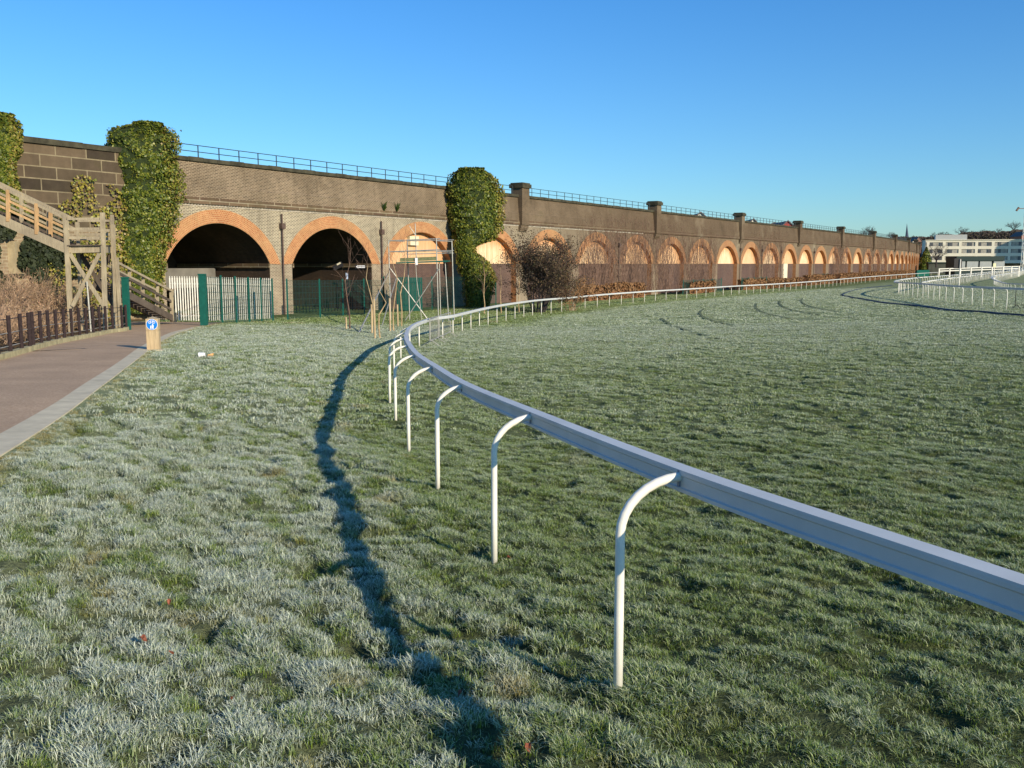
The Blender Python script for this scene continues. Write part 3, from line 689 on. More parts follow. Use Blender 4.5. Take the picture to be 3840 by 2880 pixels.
for i in range(60):
    a = -60+(sr+60)*i/60; b = -60+(sr+60)*(i+1)/60
    mb.quad(WP(a, -.5, Z_COP-.3), WP(b, -.5, Z_COP-.3), WP(b, -9.5, Z_COP-.3), WP(a, -9.5, Z_COP-.3))
    mb.quad(WP(b, -9.5, -1), WP(a, -9.5, -1), WP(a, -9.5, PAR_TOP), WP(b, -9.5, PAR_TOP))
mb.build('track_deck', MAT['coping'], via)
mb = MB(); wbox(mb, -9.0, -5.25, Z_COP, PAR_TOP+.04, -.6, .12, 3); mb.build('coping', MAT['coping'], via)
# pilasters
pil_s = [BAY*2.5, BAY*3.5]+[BAY*(3.5+3*i) for i in range(1, 13)]
for i, s in enumerate([-BAY/2]+pil_s[1:]):
    pm_ = MB(); wbox(pm_, s-.64, s+.64, Z_STR1+.002, PAR_TOP+.62, -.80, .42); wbox(pm_, s-.64, s+.64, 6.72, 6.86, -.1, .16)
    wbox(pm_, s-.64, s+.64, 6.86, 7.0, -.1, .24); wbox(pm_, s-.64, s+.64, 7.0, 7.29, -.1, .33); wbox(pm_, s-.64, s+.64, 7.292, Z_STR1, -.1, .42)
    p = pm_.build('pilaster', MAT['parapet'], via)
    q = MB(); wbox(q, s-.78, s+.78, PAR_TOP+.622, PAR_TOP+.98, -.95, .56); wbox(q, s-.68, s+.68, PAR_TOP+.982, PAR_TOP+1.10, -.85, .46)
    c = q.build('pilaster_cap', MAT['coping'], None); c.parent = p; c.data.transform(Matrix.Translation(-via.location))
# stone abutment at the left end
mb = MB(); wq(mb, -60, sl, 5.55, Z_COP, 0.02, 8); mb.build('ashlar_wall', MAT['ashlar'], via)
mb = MB(); wq(mb, -60, sl, -.6, 5.55, 0.0, 8); mb.build('rubble_wall', MAT['rubble'], via)
mb = MB(); wbox(mb, -60, -9.0, Z_COP, PAR_TOP+.06, -.6, .16, 12); mb.build('coping', MAT['coping'], via)
# downpipes with hopper heads
for sd_, z1 in ((BAY/2+.08, 7.0), (1.5*BAY+.05, 6.9), (BAY*5.5, 6.6), (BAY*9.5, 6.6), (BAY*10.5, 6.6), (BAY*11.5, 6.5), (BAY*13.5, 6.6)):
    m2 = MB(); P = WP(sd_, .14, 0); zb = gz(P.x, P.y)
    m2.tube([(P.x, P.y, zb), (P.x, P.y, z1-1.0)], .055, 8); wbox(m2, sd_-.16, sd_+.16, z1-1.0, z1-.62, .02, .3)
    m2.tube([(P.x, P.y, z1-.62), (P.x, P.y, z1)], .05, 8); m2.build('downpipe', simple('rusty_iron_pipe', (0.10,0.065,0.05), 0.7, 0.3), via)

# iron railing on the coping, one thing per stretch between two pilasters
ps = [-BAY/2]+pil_s
names = ['between the two tall ivy clad pillars', 'just right of the rounder ivy clump', 'right of the nearest bare brick pillar', 'right of the second bare brick pillar', 'right of the third bare brick pillar', 'right of the fourth bare brick pillar', 'right of the fifth bare brick pillar', 'right of the sixth bare brick pillar', 'at the far curving end of the viaduct']
for i in range(9):
    a, b = ps[i]+.9, ps[i+1]-.9
    t = thing('parapet_railing', WP(a, -.5, PAR_TOP), 'dark iron railing on the viaduct top, '+names[i], 'railing', 'iron railings along the viaduct parapet')
    nn = max(2, round((b-a)/1.6)); zt = PAR_TOP+.78
    for j in range(nn+1):
        s = a+(b-a)*j/nn; P = WP(s, -.45, 0); MB().abox(P.x-.028, P.x+.028, P.y-.028, P.y+.028, PAR_TOP-.02, zt).build('post', MAT['frail'], t)
    for z in (zt, PAR_TOP+.40):
        MB().tube([WP(a+(b-a)*j/nn, -.45, z) for j in range(nn+1)], .026, 6).build('rail', MAT['frail'], t)

# ------------------------------------------------------------------ racecourse rails
def rail_profile():                                     # (side, z) with +side = track side; top broad, web, lower lip
    return [(-.05, 0), (-.052, -.012), (-.052, -.028), (-.044, -.036), (-.044, -.092), (-.058, -.097), (-.058, -.116), (.05, -.116), (.056, -.09), (.056, -.012), (.05, 0)]
def sweep(path, prof, mat, name, parent):
    V = []; n = len(prof)
    for i, p in enumerate(path):
        d = (path[min(i+1, len(path)-1)]-path[max(i-1, 0)]); d.z = 0; d.normalize(); sd_ = Vector((d.y, -d.x, 0))
        for a, z in prof: V.append(tuple(p+sd_*a+Vector((0, 0, z))))
    Fc = []
    for i in range(len(path)-1):
        for k in range(n):
            a = i*n+k; b = i*n+(k+1) % n; Fc.append((a, b, b+n, a+n))
    V = np.array(V); o = npmesh(name, V, np.array(Fc), mat, parent=parent); return o
rail_xy = []                                            # rail centre: near ones measured, far ones offset from the feet
near_r = [(1.69,2.97,-1.005),]
for (px, py, Y) in [(2576,1742,4.95),(2010,1548,7.52),(1746,1434,10.2),(1633,1371,13.0),(1566,1326,15.9),(1537,1293,19.1),(1524,1267,22.4),(1526,1246,25.7),(1537,1226,29.0),(1562,1211,32.3),(1592,1200,35.0),(1624,1191,37.5)]:
    a, b = ray(px, py); near_r.append((a*Y, Y, b*Y))
def offs(i):
    a = OUT3[max(i-1, 0)]; b = OUT3[min(i+1, len(OUT3)-1)]; d = Vector((b[0]-a[0], b[1]-a[1], 0)).normalized(); return Vector((d.y, -d.x, 0))
RC = [Vector((x, y, z+EYE)) for x, y, z in near_r]
RC = [Vector((2.62, .4, EYE-1.0)), Vector((2.15, 1.65, EYE-1.0))]+RC
OUTs = OUT3.copy()
for it in range(3):
    OUTs[13:-1] = 0.25*OUTs[12:-2]+0.5*OUTs[13:-1]+0.25*OUTs[14:]
for i in range(12, len(OUTs)):
    o_ = offs(i)*.40; RC.append(Vector((OUTs[i, 0]+o_.x, OUTs[i, 1]+o_.y, OUTs[i, 3])))
zz = [p.z for p in RC]
for it in range(2): zz = [zz[0], zz[1]]+[0.25*zz[i-1]+.5*zz[i]+.25*zz[i+1] for i in range(2, len(zz)-1)]+[zz[-1]]
for p, z in zip(RC, zz): p.z = z
last = RC[-1]; dd = (RC[-1]-RC[-3]).normalized(); RC.append(last+dd*60)
def curve3(P, n=8): return cr(P, n)
def make_post(mb, foot, top, rcen, r=.026):
    d = Vector((rcen.x-foot.x, rcen.y-foot.y, 0)); L = d.length; d.normalize(); rad = min(.28, L*.75)
    z1 = top.z
    P = [foot, foot+(Vector((foot.x, foot.y, z1-rad))-foot)*.5, Vector((foot.x, foot.y, z1-rad))]
    for k in range(1, 9):
        t = k/8*math.pi/2; P.append(Vector((foot.x, foot.y, z1-rad))+d*rad*1.25*(1-math.cos(t))+Vector((0, 0, rad*math.sin(t))))
    P.append(Vector((rcen.x, rcen.y, z1))-d*.045); mb.tube(P, r, 10)
def near_on(path, x, y):
    best = min(path, key=lambda p: (p.x-x)**2+(p.y-y)**2); return best
def running_rail(name, ctr, feet, label, group=None, far_stuff=None, zdrop=.035, beam_scale=1.0):
    path = curve3(ctr, 8); t = thing(name, onz(feet[0]), label, 'running rail', group)
    pr = [(a*beam_scale, z*beam_scale) for a, z in rail_profile()]
    sweep(path, pr, MAT['rail'], 'top_rail', t)
    rest = MB(); cnt = 0
    for i, f_ in enumerate(feet):
        rc = near_on(path, f_[0], f_[1]); fo = Vector((f_[0], f_[1], gz(f_[0], f_[1])-.06)); tp = Vector((f_[0], f_[1], rc.z-zdrop-.005))
        r_ = .026 if i < 40 else .03
        if cnt < 98:
            m2 = MB(); make_post(m2, fo, tp, rc, r_); po = m2.build('post', MAT['railpost'], t, smooth=True); cnt += 1
            if i < 5 and name == 'running_rail' and far_stuff is None:
                d = Vector((rc.x-fo.x, rc.y-fo.y, 0)).normalized(); sd_ = Vector((-d.y, d.x, 0))
                c_ = MB().box(Vector((rc.x, rc.y, rc.z-.062))-d*.049, d*.004, sd_*.010, (0, 0, .058)).build('clip', MAT['clip'], None)
                c_.parent = po; c_.data.transform(Matrix.Translation(-t.location))
        else: make_post(rest, fo, tp, rc, r_)
    if rest.v: tag(rest.build('post', MAT['railpost'], t, smooth=True), kind='stuff')
    return t
ofeet = [(2.35, .35)]+[(OUT3[0, 0]+.95, 2.25)]+[(p[0], p[1]) for p in OUT3[:12]]+[(p[0], p[1]) for p in OUTs[12:]]
ofeet = [(1.72, 2.05)]+ofeet[2:]
running_rail('running_rail', RC, ofeet, 'nearest white rail on curved posts, running from the lower right corner along the viaduct')
# inner rails on the right of the track
def from_px(lst, zr=None):                              # px, py(top), Y
    return [T(*q) for q in lst]
Btop = [(3900,1082.5,50.5),(3840,1080,52.5),(3760,1077,55),(3709,1075,57.5),(3663,1073.5,60),(3624,1072,62.5),(3588,1070,65),(3524,1066.5,70),(3478,1063,75),(3429,1059.8,81),(3385,1058,87),(3357,1056.5,93),(3356,1053,99),(3368,1049.5,105),(3395,1045,112),(3440,1040,122),(3490,1036,134),(3540,1032.5,147),(3610,1028,168),(3680,1022,195),(3760,1014,235)]
Bc = from_px(Btop)
bpath = curve3(Bc, 8)
def feet_along(path, sp, off, start=0.0):
    out = []; acc = start
    for a, b in zip(path, path[1:]):
        L = (b-a).length; d = (b-a).normalized()
        while acc < L:
            p = a+d*acc; out.append((p.x+d.y*off, p.y-d.x*off)); acc += sp
        acc -= L
    return out
running_rail('running_rail', Bc, feet_along(bpath, 2.45, .42), 'white inner rail hooking round in a hairpin at the right, nearest of the right-hand rails', 'inner rails on the right of the track', 1)
Cc = from_px([(3455,1058,98),(3480,1053,106),(3544,1044,127),(3600,1037.5,148),(3680,1028,185),(3750,1019,230),(3813,1010.5,320)])
running_rail('running_rail', Cc, feet_along(curve3(Cc, 8), 2.45, .4), 'straight white rail running diagonally away just behind the hairpin rail', 'inner rails on the right of the track', 1)
Dc = from_px([(3900,1064,98),(3827,1063,102),(3775,1061,108),(3745,1054,118),(3725,1046,130),(3717,1038,146),(3735,1032,165),(3770,1026,190),(3805,1020.5,225),(3840,1013,280),(3900,1008,330)])
running_rail('running_rail', Dc, feet_along(curve3(Dc, 8), 2.45, .4), 'white curved rail cut off by the right edge, furthest back of the inner rails', 'inner rails on the right of the track', 1)
# square post-and-rail fence behind
Y = 240; pf = thing('paddock_fence', onz(T(3522, 1028, Y)), 'white square post and rail fence in front of the green shed', 'fence')
pa, pb = (3522, 1008), (3822, 998.5)
for px in (3522, 3562, 3602, 3642, 3682, 3721, 3763, 3794, 3822):
    t_ = (px-3522)/300; yt = 1008+(998.5-1008)*t_; v = T(px, yt, Y); g = onz(v)
    MB().abox(v.x-.13, v.x+.13, v.y-.13, v.y+.13, min(g.z, v.z-1.6), v.z+.1).build('post', MAT['railpost'], pf)
for d in (0, 8):
    MB().beam(T(3522, 1008.5+d, Y), T(3822, 999+d, Y), .09, .24).build('rail', MAT['railpost'], pf)

# ------------------------------------------------------------------ dark blue tube laid as a long looping line across the turf
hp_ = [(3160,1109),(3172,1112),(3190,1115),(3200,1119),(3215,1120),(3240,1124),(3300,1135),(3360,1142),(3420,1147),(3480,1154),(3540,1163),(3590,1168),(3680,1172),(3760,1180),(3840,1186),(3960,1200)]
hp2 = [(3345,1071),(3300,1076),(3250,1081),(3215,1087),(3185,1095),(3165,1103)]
P = [G(*q) for q in hp2+hp_]; m2 = MB(); m2.tube([p+Vector((0, 0, .03)) for p in curve3(P, 5)], .085, 6); o = m2.build('ground_line', simple('dark_blue_line', (0.03,0.04,0.06), 0.6, 0.2), None)
tag(o, 'dark line lying in a long loop across the frosted track at the right', 'ground_line')
MAT_WT = simple('bruised_turf', (0.13,0.16,0.07), .9, .3, 8)
# wheel tracks pressed into the frost
for q in ([(2480,1195),(2520,1222),(2600,1248),(2700,1275)], [(2640,1160),(2625,1178),(2660,1200),(2760,1225)], [(2838,1140),(2835,1155),(2860,1172),(2930,1190),(3020,1205)], [(2925,1130),(2925,1142),(2950,1158),(3010,1172),(3080,1182)], [(3010,1120),(3005,1132),(3030,1148),(3080,1160),(3140,1172)]):
    P = curve3([G(*a) for a in q], 8); m2 = MB()
    for a, b in zip(P, P[1:]):
        d = (b-a).normalized(); sd_ = Vector((d.y, -d.x, 0))*(.07)
        m2.quad(*[onz(v, .055) for v in (a-sd_, a+sd_, b+sd_, b-sd_)])
    o = m2.build('wheel_track', MAT_WT, None); tag(o, kind='structure')
# ------------------------------------------------------------------ foliage builders
def leaf_cloud(name, P, Nrm, size, mat, parent, seed, droop=0.3, jit=0.7):
    rs = np.random.RandomState(seed); n = len(P); P = np.asarray(P, float); Nrm = np.asarray(Nrm, float)
    nn = Nrm+rs.randn(n, 3)*jit; nn /= np.linalg.norm(nn, axis=1)[:, None]
    up = np.tile([0, 0, -1.0], (n, 1))+rs.randn(n, 3)*.5; u = np.cross(nn, up); u /= np.linalg.norm(u, axis=1)[:, None]+1e-9; v = np.cross(nn, u)
    s = size*(0.6+0.8*rs.rand(n))[:, None]
    V = np.stack([P-u*s*.5, P-v*s*.35, P+u*s*.5, P+v*s*.65], 1).reshape(-1, 3)
    Fc = np.arange(n*4).reshape(n, 4); o = npmesh(name, V, Fc, mat, parent=parent)
    at = o.data.attributes.new('rnd', 'FLOAT', 'POINT'); at.data.foreach_set('value', np.repeat(np.clip(rs.rand(n), 0, 1), 4).astype('f')); return o
def ivy(name, label, outline, Y, seed, depth=.85, n=9000, leaf=.21, cat='ivy', yel=0.10):
    rs = np.random.RandomState(seed); ys = [o[0] for o in outline]
    zs = [T(1920, o[0], Y).z for o in outline]; Yc = [Y+(o[2]-o[1])/2*Y/3500*depth for o in outline]; cx = [T((o[1]+o[2])/2, o[0], y_).x for o, y_ in zip(outline, Yc)]; hw = [(T(o[2], o[0], y_).x-T(o[1], o[0], y_).x)/2 for o, y_ in zip(outline, Yc)]
    z0, z1 = zs[-1], zs[0]; zi = np.array(zs[::-1]); cxi = np.array(cx[::-1]); hwi = np.array(hw[::-1])
    cxm = float(np.mean(cx)); t = thing(name, (cxm, Y+.3, gz(cxm, Y)), label, cat)
    def surf(z, a, k=1.0):
        c = np.interp(z, zi, cxi); h = np.interp(z, zi, hwi)*k
        lump = 1+0.24*(vnoise(a*2.2+seed, z*1.6, seed)-.5)+0.18*(vnoise(a*5+seed, z*3.4, seed+1)-.5)
        return c+np.cos(a)*h*lump, Y+h*depth+np.sin(a)*h*lump*depth
    nz, na = 40, 28; z = np.linspace(z0, z1, nz); a = np.linspace(0, 2*np.pi, na, endpoint=False); ZZ, AA = np.meshgrid(z, a, indexing='ij')
    X_, Y_ = surf(ZZ, AA, .76); V = np.stack([X_, Y_, ZZ], -1).reshape(-1, 3); idx = np.arange(nz*na).reshape(nz, na)
    Fq = np.stack([idx[:-1], np.roll(idx, -1, 1)[:-1], np.roll(idx, -1, 1)[1:], idx[1:]], -1).reshape(-1, 4)
    V = np.vstack([V, [[cx[0], Y+hw[0]*depth, z1]]]); k = len(V)-1
    cap = np.array([[idx[-1, i], idx[-1, (i+1) % na], k, k] for i in range(na)])
    me = MB(); me.v = [tuple(q) for q in V]; me.f = [tuple(q) for q in Fq]+[tuple(q[:3]) for q in cap]; me.mi = [0]*len(me.f); me.uv = []
    me.build('stems', MAT['core'], t)
    zr = z0+(z1-z0)*rs.rand(n)**0.93; ar = rs.rand(n)*2*np.pi; kk = 0.76+0.24*rs.rand(n)**1.3
    # gaps: fewer leaves in the hollows
    hol = vnoise(ar*2.6, zr*2.1, seed+4); keep = rs.rand(n) < 0.25+1.3*hol; zr, ar, kk = zr[keep], ar[keep], kk[keep]+0.06*(hol[keep]-.3)
    X_, Y_ = surf(zr, ar, kk); top = (zr > z1-.5)
    Nn = np.stack([np.cos(ar), np.sin(ar), np.where(top, 1.5, .25)], 1); P = np.stack([X_, Y_, zr], 1)
    m = int(n*.05); rt = np.sqrt(rs.rand(m)); at_ = rs.rand(m)*6.28
    Pt = np.stack([cx[0]+np.cos(at_)*hw[0]*rt, Y+hw[0]*depth+np.sin(at_)*hw[0]*rt*depth, z1+.12*rs.rand(m)], 1); Nt = np.tile([0, 0, 1.0], (m, 1))
    isy = (np.abs(np.cos(ar)) > .80) & (rs.rand(len(ar)) < yel*5) & (np.sin(ar) < .5)
    leaf_cloud('leaves', np.vstack([P[~isy], Pt]), np.vstack([Nn[~isy], Nt]), leaf, MAT['ivy'], t, seed)
    if isy.any(): leaf_cloud('leaves', P[isy], Nn[isy], leaf*.8, MAT['ivyyel'], t, seed+1)
    return t
ivy('ivy_column', 'tall dark ivy covered pillar with a bushy head, standing left of the first open arch',
    [(462,500,610),(474,430,662),(500,403,670),(560,402,672),(585,428,670),(650,425,676),(700,418,680),(760,384,680),(810,388,672),(860,408,650),(920,420,628),(980,428,620),(1050,440,612),(1120,455,600),(1175,460,595)], 53.0, 3, n=40000, leaf=.13)
ivy('ivy_column', 'narrow ivy covered pillar cut off by the left edge, above the timber stairs',
    [(430,-40,50),(450,-60,74),(500,-60,80),(560,-60,78),(600,-55,58),(650,-55,56),(700,-50,70),(760,-50,88),(800,-40,120)], 46.0, 5, n=18000, yel=.14, leaf=.125)
ivy('ivy_column', 'round headed ivy clump on a viaduct pillar behind the scaffold tower, in front of the third and fourth arches',
    [(634,1720,1815),(650,1692,1850),(700,1676,1880),(760,1668,1893),(820,1670,1888),(868,1688,1882),(900,1697,1850),(925,1704,1785),(950,1708,1790),(985,1712,1835),(1040,1726,1862),(1090,1736,1855),(1130,1742,1838),(1168,1750,1825)], 77.5, 8, depth=.62, n=34000, leaf=.175, yel=.16)
def wall_creeper(label, s0, s1, z0, z1, n, size, mat, seed, out=.12, shape=None):
    rs = np.random.RandomState(seed); P = []
    st = rs.rand(n)*(s1-s0)+s0; zt = rs.rand(n)*(z1-z0)+z0
    dens = vnoise(st*1.1, zt*1.1, seed); c = (s0+s1)/2; h = (s1-s0)/2
    keep = (dens > .30) & (((st-c)/h)**2+((zt-(z0+z1)/2)/((z1-z0)/2))**2 < .55+.9*dens)
    st, zt = st[keep], zt[keep]
    P = np.array([WP(a, out+.25*rs.rand(), b) for a, b in zip(st, zt)]); q = WP(c, .1, z0); t = thing('creeper', q, label, 'climbing plant')
    d = R(WD); Nn = np.tile([math.cos(d), -math.sin(d), .3], (len(P), 1)); leaf_cloud('leaves', P, Nn, size, mat, t, seed)
    return t, rs
t, _ = wall_creeper('yellow green creeper spreading over the dark stone wall left of the tall ivy pillar', -10.6, -6.2, 3.8, 8.4, 2000, .13, MAT['ivyyel'], 21)
t, _ = wall_creeper('mixed yellow and brown creeper low on the wall behind the stair tower', -11.6, -6.4, .6, 5.2, 2600, .14, MAT['ivyyel'], 24, .3)
t, _ = wall_creeper('near black leaf patch added as painted shade on the wall under the upper flight of timber stairs', -15.6, -9.4, 1.2, 6.2, 9000, .22, MAT['shadeleaf'], 33, .2)  # leaves added only to darken the wall like stair shade
def creeper_bare(label, s0, s1, z1, nst, seed, zb=.3):
    rs = random.Random(seed); c = WP((s0+s1)/2, .1, 0); t = thing('bare_creeper', (c.x, c.y, gz(c.x, c.y)), label, 'climbing plant', 'leafless creepers on the viaduct wall'); mb = MB()
    for i in range(nst):
        s = rs.uniform(s0, s1); z = rs.uniform(zb, z1*.7) if rs.random() < .7 else zb; top = rs.uniform(z+.8, z1); ds = rs.gauss(0, .25); P = []
        while z < top:
            if z > 3.75 or True: P.append(WP(s, .07+.06*rs.random(), z))
            s += ds*.3+rs.gauss(0, .14); z += rs.uniform(.15, .4)
        if len(P) > 2: mb.tube(P, [max(.006, .022*(1-.7*j/len(P))) for j in range(len(P))], 3, caps=False)
    mb.build('stems', MAT['twig'], t); return t
for lab, a, b, z1, n_, sd_ in [('thin bare creeper reaching the parapet between the first and second bare pillars', 50, 62, 9.6, 160, 11), ('rusty creeper clinging to the parapet left of the fourth bare pillar', 104, 118, 9.5, 200, 12), ('long bare creeper on the far curve of the viaduct', 176, 205, 9.6, 260, 13),('sparse bare creeper on the wall above the dark red bush', 37, 48, 7.0, 120, 1), ('wide bare brown creeper rising between two arches right of the dark bush', 48, 58, 9.3, 300, 2),
    ('dense bare brown creeper around the second bare pillar', 59, 71, 9.5, 330, 3), ('rusty bare creeper hanging over two arches left of the third pillar', 73, 86, 8.8, 300, 4), ('brown creeper over the dark arch near the fifth pillar', 151, 162, 9.4, 300, 6)]:
    creeper_bare(lab, a, b, z1, n_, sd_)
# little ferns growing out of the string course
for px in (1441, 1488):
    s = s_at(px); P0 = WP(s, .2, Z_STR1); mb = MB(); rs = random.Random(px)
    for i in range(26):
        a = rs.uniform(0, 6.28); q = Vector((math.cos(a)*.3, math.sin(a)*.3, rs.uniform(.2, .75))); mb.tube([P0, P0+q*.6+Vector((0, 0, .1)), P0+q], [.03, .03, .005], 3, caps=False)
    o = mb.build('fern', MAT['ivy'], None, loc=P0); tag(o, 'left of two small green ferns sprouting from the string course' if px == 1441 else 'right of two small green ferns sprouting from the string course', 'fern', 'ferns on the string course')

# ------------------------------------------------------------------ twiggy shrubs and trees
def branch(mb, p, d, L, r, lv, rs, spread=.55, up=.12, tips=None, nseg=3, ch=(2, 4), n=5, rmin=.004, fall=.68):
    P = [p]; rr = [r]; q = Vector(p); dd = Vector(d).normalized()
    for i in range(nseg):
        dd = (dd+Vector((rs.gauss(0, .16), rs.gauss(0, .16), rs.gauss(0, .10)+up*.3))).normalized(); q = q+dd*L/nseg; P.append(q); rr.append(max(rmin, r*(1-.45*(i+1)/nseg)))
    mb.tube(P, rr, n if lv > 1 else 3, caps=False)
    if tips is not None and lv <= 1: tips += P[1:]
    if lv <= 0: return
    for k in range(rs.randint(*ch)):
        j = rs.randint(1, nseg); a = Vector((rs.gauss(0, 1), rs.gauss(0, 1), rs.gauss(0, .6)+up)).normalized()
        branch(mb, P[j], dd*(1-spread)+a*spread, L*rs.uniform(fall-.12, fall+.1), rr[j]*.62, lv-1, rs, spread, up, tips, nseg, ch, n, rmin, fall)
    branch(mb, P[-1], dd, L*fall, rr[-1]*.8, lv-1, rs, spread, up, tips, nseg, ch, n, rmin, fall)
def shrub(name, label, base, h, wdt, nst, mat, seed, leafmat=None, lsize=.12, nleaf=3, cat='shrub', lv=2, group=None, r=.03, squash=1.0):
    rs = random.Random(seed); t = thing(name, base, label, cat, group); mb = MB(); tips = []
    for i in range(nst):
        a = rs.uniform(0, 6.28); k = rs.uniform(0, 1)**.5; d = Vector((math.cos(a)*wdt*.5*k/h*1.1, math.sin(a)*wdt*.5*k/h, 1)); b = Vector(base)+Vector((math.cos(a)*wdt*.16*k, math.sin(a)*wdt*.16*k, -.05))
        branch(mb, b, d, h*rs.uniform(.42, .62), r*rs.uniform(.6, 1), lv, rs, .45, .1, tips, 3, (2, 4), 4, .006)
    mb.build('branches', mat, t)
    if leafmat:
        P = np.array([tuple(q) for q in tips for _ in range(nleaf)])+np.random.RandomState(seed).randn(len(tips)*nleaf, 3)*.13
        leaf_cloud('leaves', P, np.tile([0, -1.0, .3], (len(P), 1)), lsize, leafmat, t, seed, jit=1.2)
    return t
b0 = G(2030, 1166); b0 = onz(Vector((2030-1920, 3500, 0))*(71.5/3500))
shrub('bush', 'large dark red brown bush standing in front of the fifth arch, behind the white rail', onz(Vector((2.05, 71.5, 0))), 4.5, 2.9, 26, MAT['twigdark'], 4, MAT['redbush'], .09, 3, 'bush', 3, r=.045)
shrub('bush', 'small brown twiggy bush at the right foot of the dark red bush', onz(Vector((4.6, 73.5, 0))), 2.4, 2.4, 12, MAT['scrub'], 14, MAT['beech'], .10, 2, 'bush', 2, r=.03)
# brambles behind the black fence
for i, (px, Y, h_, lab) in enumerate([(-60,36,2.2,'tangled dry brambles at the left edge behind the black path fence'), (35,38,2.3,'tall pale dry brambles left of the stair tower, below the concrete block'), (110,38.5,2.2,'rust brown brambles midway between the left edge and the stair tower'), (185,39,1.9,'reddish dry brambles close to the left leg of the stair tower'),
     (250,42,1.5,'low brown brambles under the timber stair tower'),(70,31,1.3,'low brambles pushing through the black fence rails at the left'),(-20,28.5,1.25,'low brambles against the black fence at the left edge'),(300,42,1.1,'low brambles between the legs of the stair tower'),(170,34.5,1.2,'low brambles behind the middle of the black fence')]):
    a, b = ray(px, 1150); v = onz(Vector((a*Y, Y, 0))); shrub('bramble', lab, v, h_, 3.2, 34, MAT['scrub'], 50+i, MAT['dryleaf'] if i % 2 else None, .05, 1, 'bramble', 2, 'dry brambles behind the black fence', .016)
# russet hedges along the viaduct foot
def hedge(px0, px1, ztop, label, seed, out=3.2, mat='beech'):
    s0, s1 = s_at(px0, out), s_at(px1, out); rs = np.random.RandomState(seed); L = s1-s0; t = thing('hedge', onz(WP((s0+s1)/2, out, 0)), label, 'hedge', 'clipped beech hedges at the foot of the viaduct')
    g = gz(*WP((s0+s1)/2, out, 0)[:2]); m2 = MB(); wbox(m2, s0+.1, s1-.1, g-.1, ztop-.12, out-.45, out+.42, 8); m2.build('stems', simple('brown_hedge_core', (0.20,0.09,0.04), .9, .4, 4), t)
    n = int(L*150); s = s0+rs.rand(n)*L; f = rs.rand(n); z = g+(ztop-g)*rs.rand(n)**.8; o = np.where(f < .72, out+.5, out-.5+rs.rand(n)); top = f >= .72
    z = np.where(top, ztop-.1+.12*rs.rand(n), z); o = o+.12*rs.randn(n)*(~top)+0.25*(vnoise(s*1.3, z*2, seed)-.5); z = z+.25*(vnoise(s*.8, o*0, seed+1)-.5)
    P = np.array([WP(a, b, c) for a, b, c in zip(s, o, z)]); d = R(WD); Nn = np.where(top[:, None], [0, 0, 1.0], [math.cos(d), -math.sin(d), .3]); leaf_cloud('leaves', P, Nn, .22, MAT[mat], t, seed)
for a in [(2190,2268,1.45,'duller orange hedge just right of the bush by the sixth arch'), (2278,2402,1.65,'bright orange hedge below the sixth and seventh arches'), (2570,2664,1.5,'orange hedge below the ninth arch'), (2772,2856,1.5,'red brown hedge right of the pale rubbish heap'),
          (2860,2918,1.45,'short hedge below the twelfth arch'), (2930,2992,1.4,'hedge in front of the pale door panel'), (3012,3112,1.75,'hedge left of a teal gap near the fifth pillar'), (3132,3232,1.8,'hedge right of the teal gap near the fifth pillar'), (3236,3330,1.9,'long rusty hedge where the viaduct starts to curve'), (3332,3432,2.0,'furthest rusty hedge at the end of the curved viaduct')]:
    hedge(a[0], a[1], a[2], a[3], a[0])

# ------------------------------------------------------------------ green mesh fence along the arches
def mesh_fence(label, pts, h, seed, pitch=2.6, mesh=True, vert=.11, name='mesh_fence'):
    t = thing(name, pts[0], label, 'fence', 'green steel fences in front of the arches'); 
    for a, b in zip(pts, pts[1:]):
        a, b = Vector(a), Vector(b); L = (b-a).length; n = max(1, round(L/pitch)); mb = MB(); d = (b-a)/n
        for j in range(n+1):
            p = a+d*j; z = gz(p.x, p.y)
            if j < n or b == pts[-1]: MB().abox(p.x-.04, p.x+.04, p.y-.04, p.y+.04, z-.1, z+h+.12).build('post', MAT['green'], t)
        if mesh:
            m = int(L/vert)
            for j in range(m+1):
                p = a+(b-a)*j/m; z = gz(p.x, p.y); mb.tube([(p.x, p.y, z+.05), (p.x, p.y, z+h)], .0075, 3, caps=False)
            for k in range(7):
                zz_ = h*(.05+.95*k/6); mb.tube([(lambda q: (q.x, q.y, gz(q.x, q.y)+zz_))(a+(b-a)*j/n) for j in range(n+1)], .011, 3, caps=False)
            mb.build('mesh_panel', MAT['greenmesh'], t)
    return t
fp = [G(770, 1222), G(1022, 1199), G(1083, 1190), G(1200, 1183)]
def gY(px, Y): a, b = ray(px, 1150); return onz(Vector((a*Y, Y, 0)))
gp0 = gY(762, 44.8)
def gate_post(p, h, label, w_=.16):
    o = MB().abox(p.x-w_, p.x+w_, p.y-w_*.6, p.y+w_*.6, p.z-.05, p.z+h)
    o.box((p.x, p.y, p.z+h+.03), (w_*1.15, 0, 0), (0, w_*.75, 0), (0, 0, .03)); q = o.build('gate_post', MAT['green'], None, loc=p); tag(q, label, 'gate post')
gate_post(gp0, 2.42, 'thick green steel gate post between the white palisade and the green mesh fence', .15)
gate_post(gY(474, 39.6), 2.18, 'thick green steel gate post at the end of the black path fence', .13)
MB_ = mesh_fence('green mesh fence left of the first brick pier, hiding white palisade bars behind it', [gY(775, 45.6), gY(1023, 54.5)], 2.35, 1, pitch=1.75, vert=.10)
mesh_fence('green mesh fence from the first brick pier past the second open arch', [gY(1078, 56), gY(1200, 59.5), gY(1440, 67)], 2.35, 2, 2.5)
mesh_fence('green mesh fence behind the scaffold tower and round headed ivy', [gY(1440, 67), gY(1700, 76.0), gY(1860, 83)], 2.5, 3, 3.1)
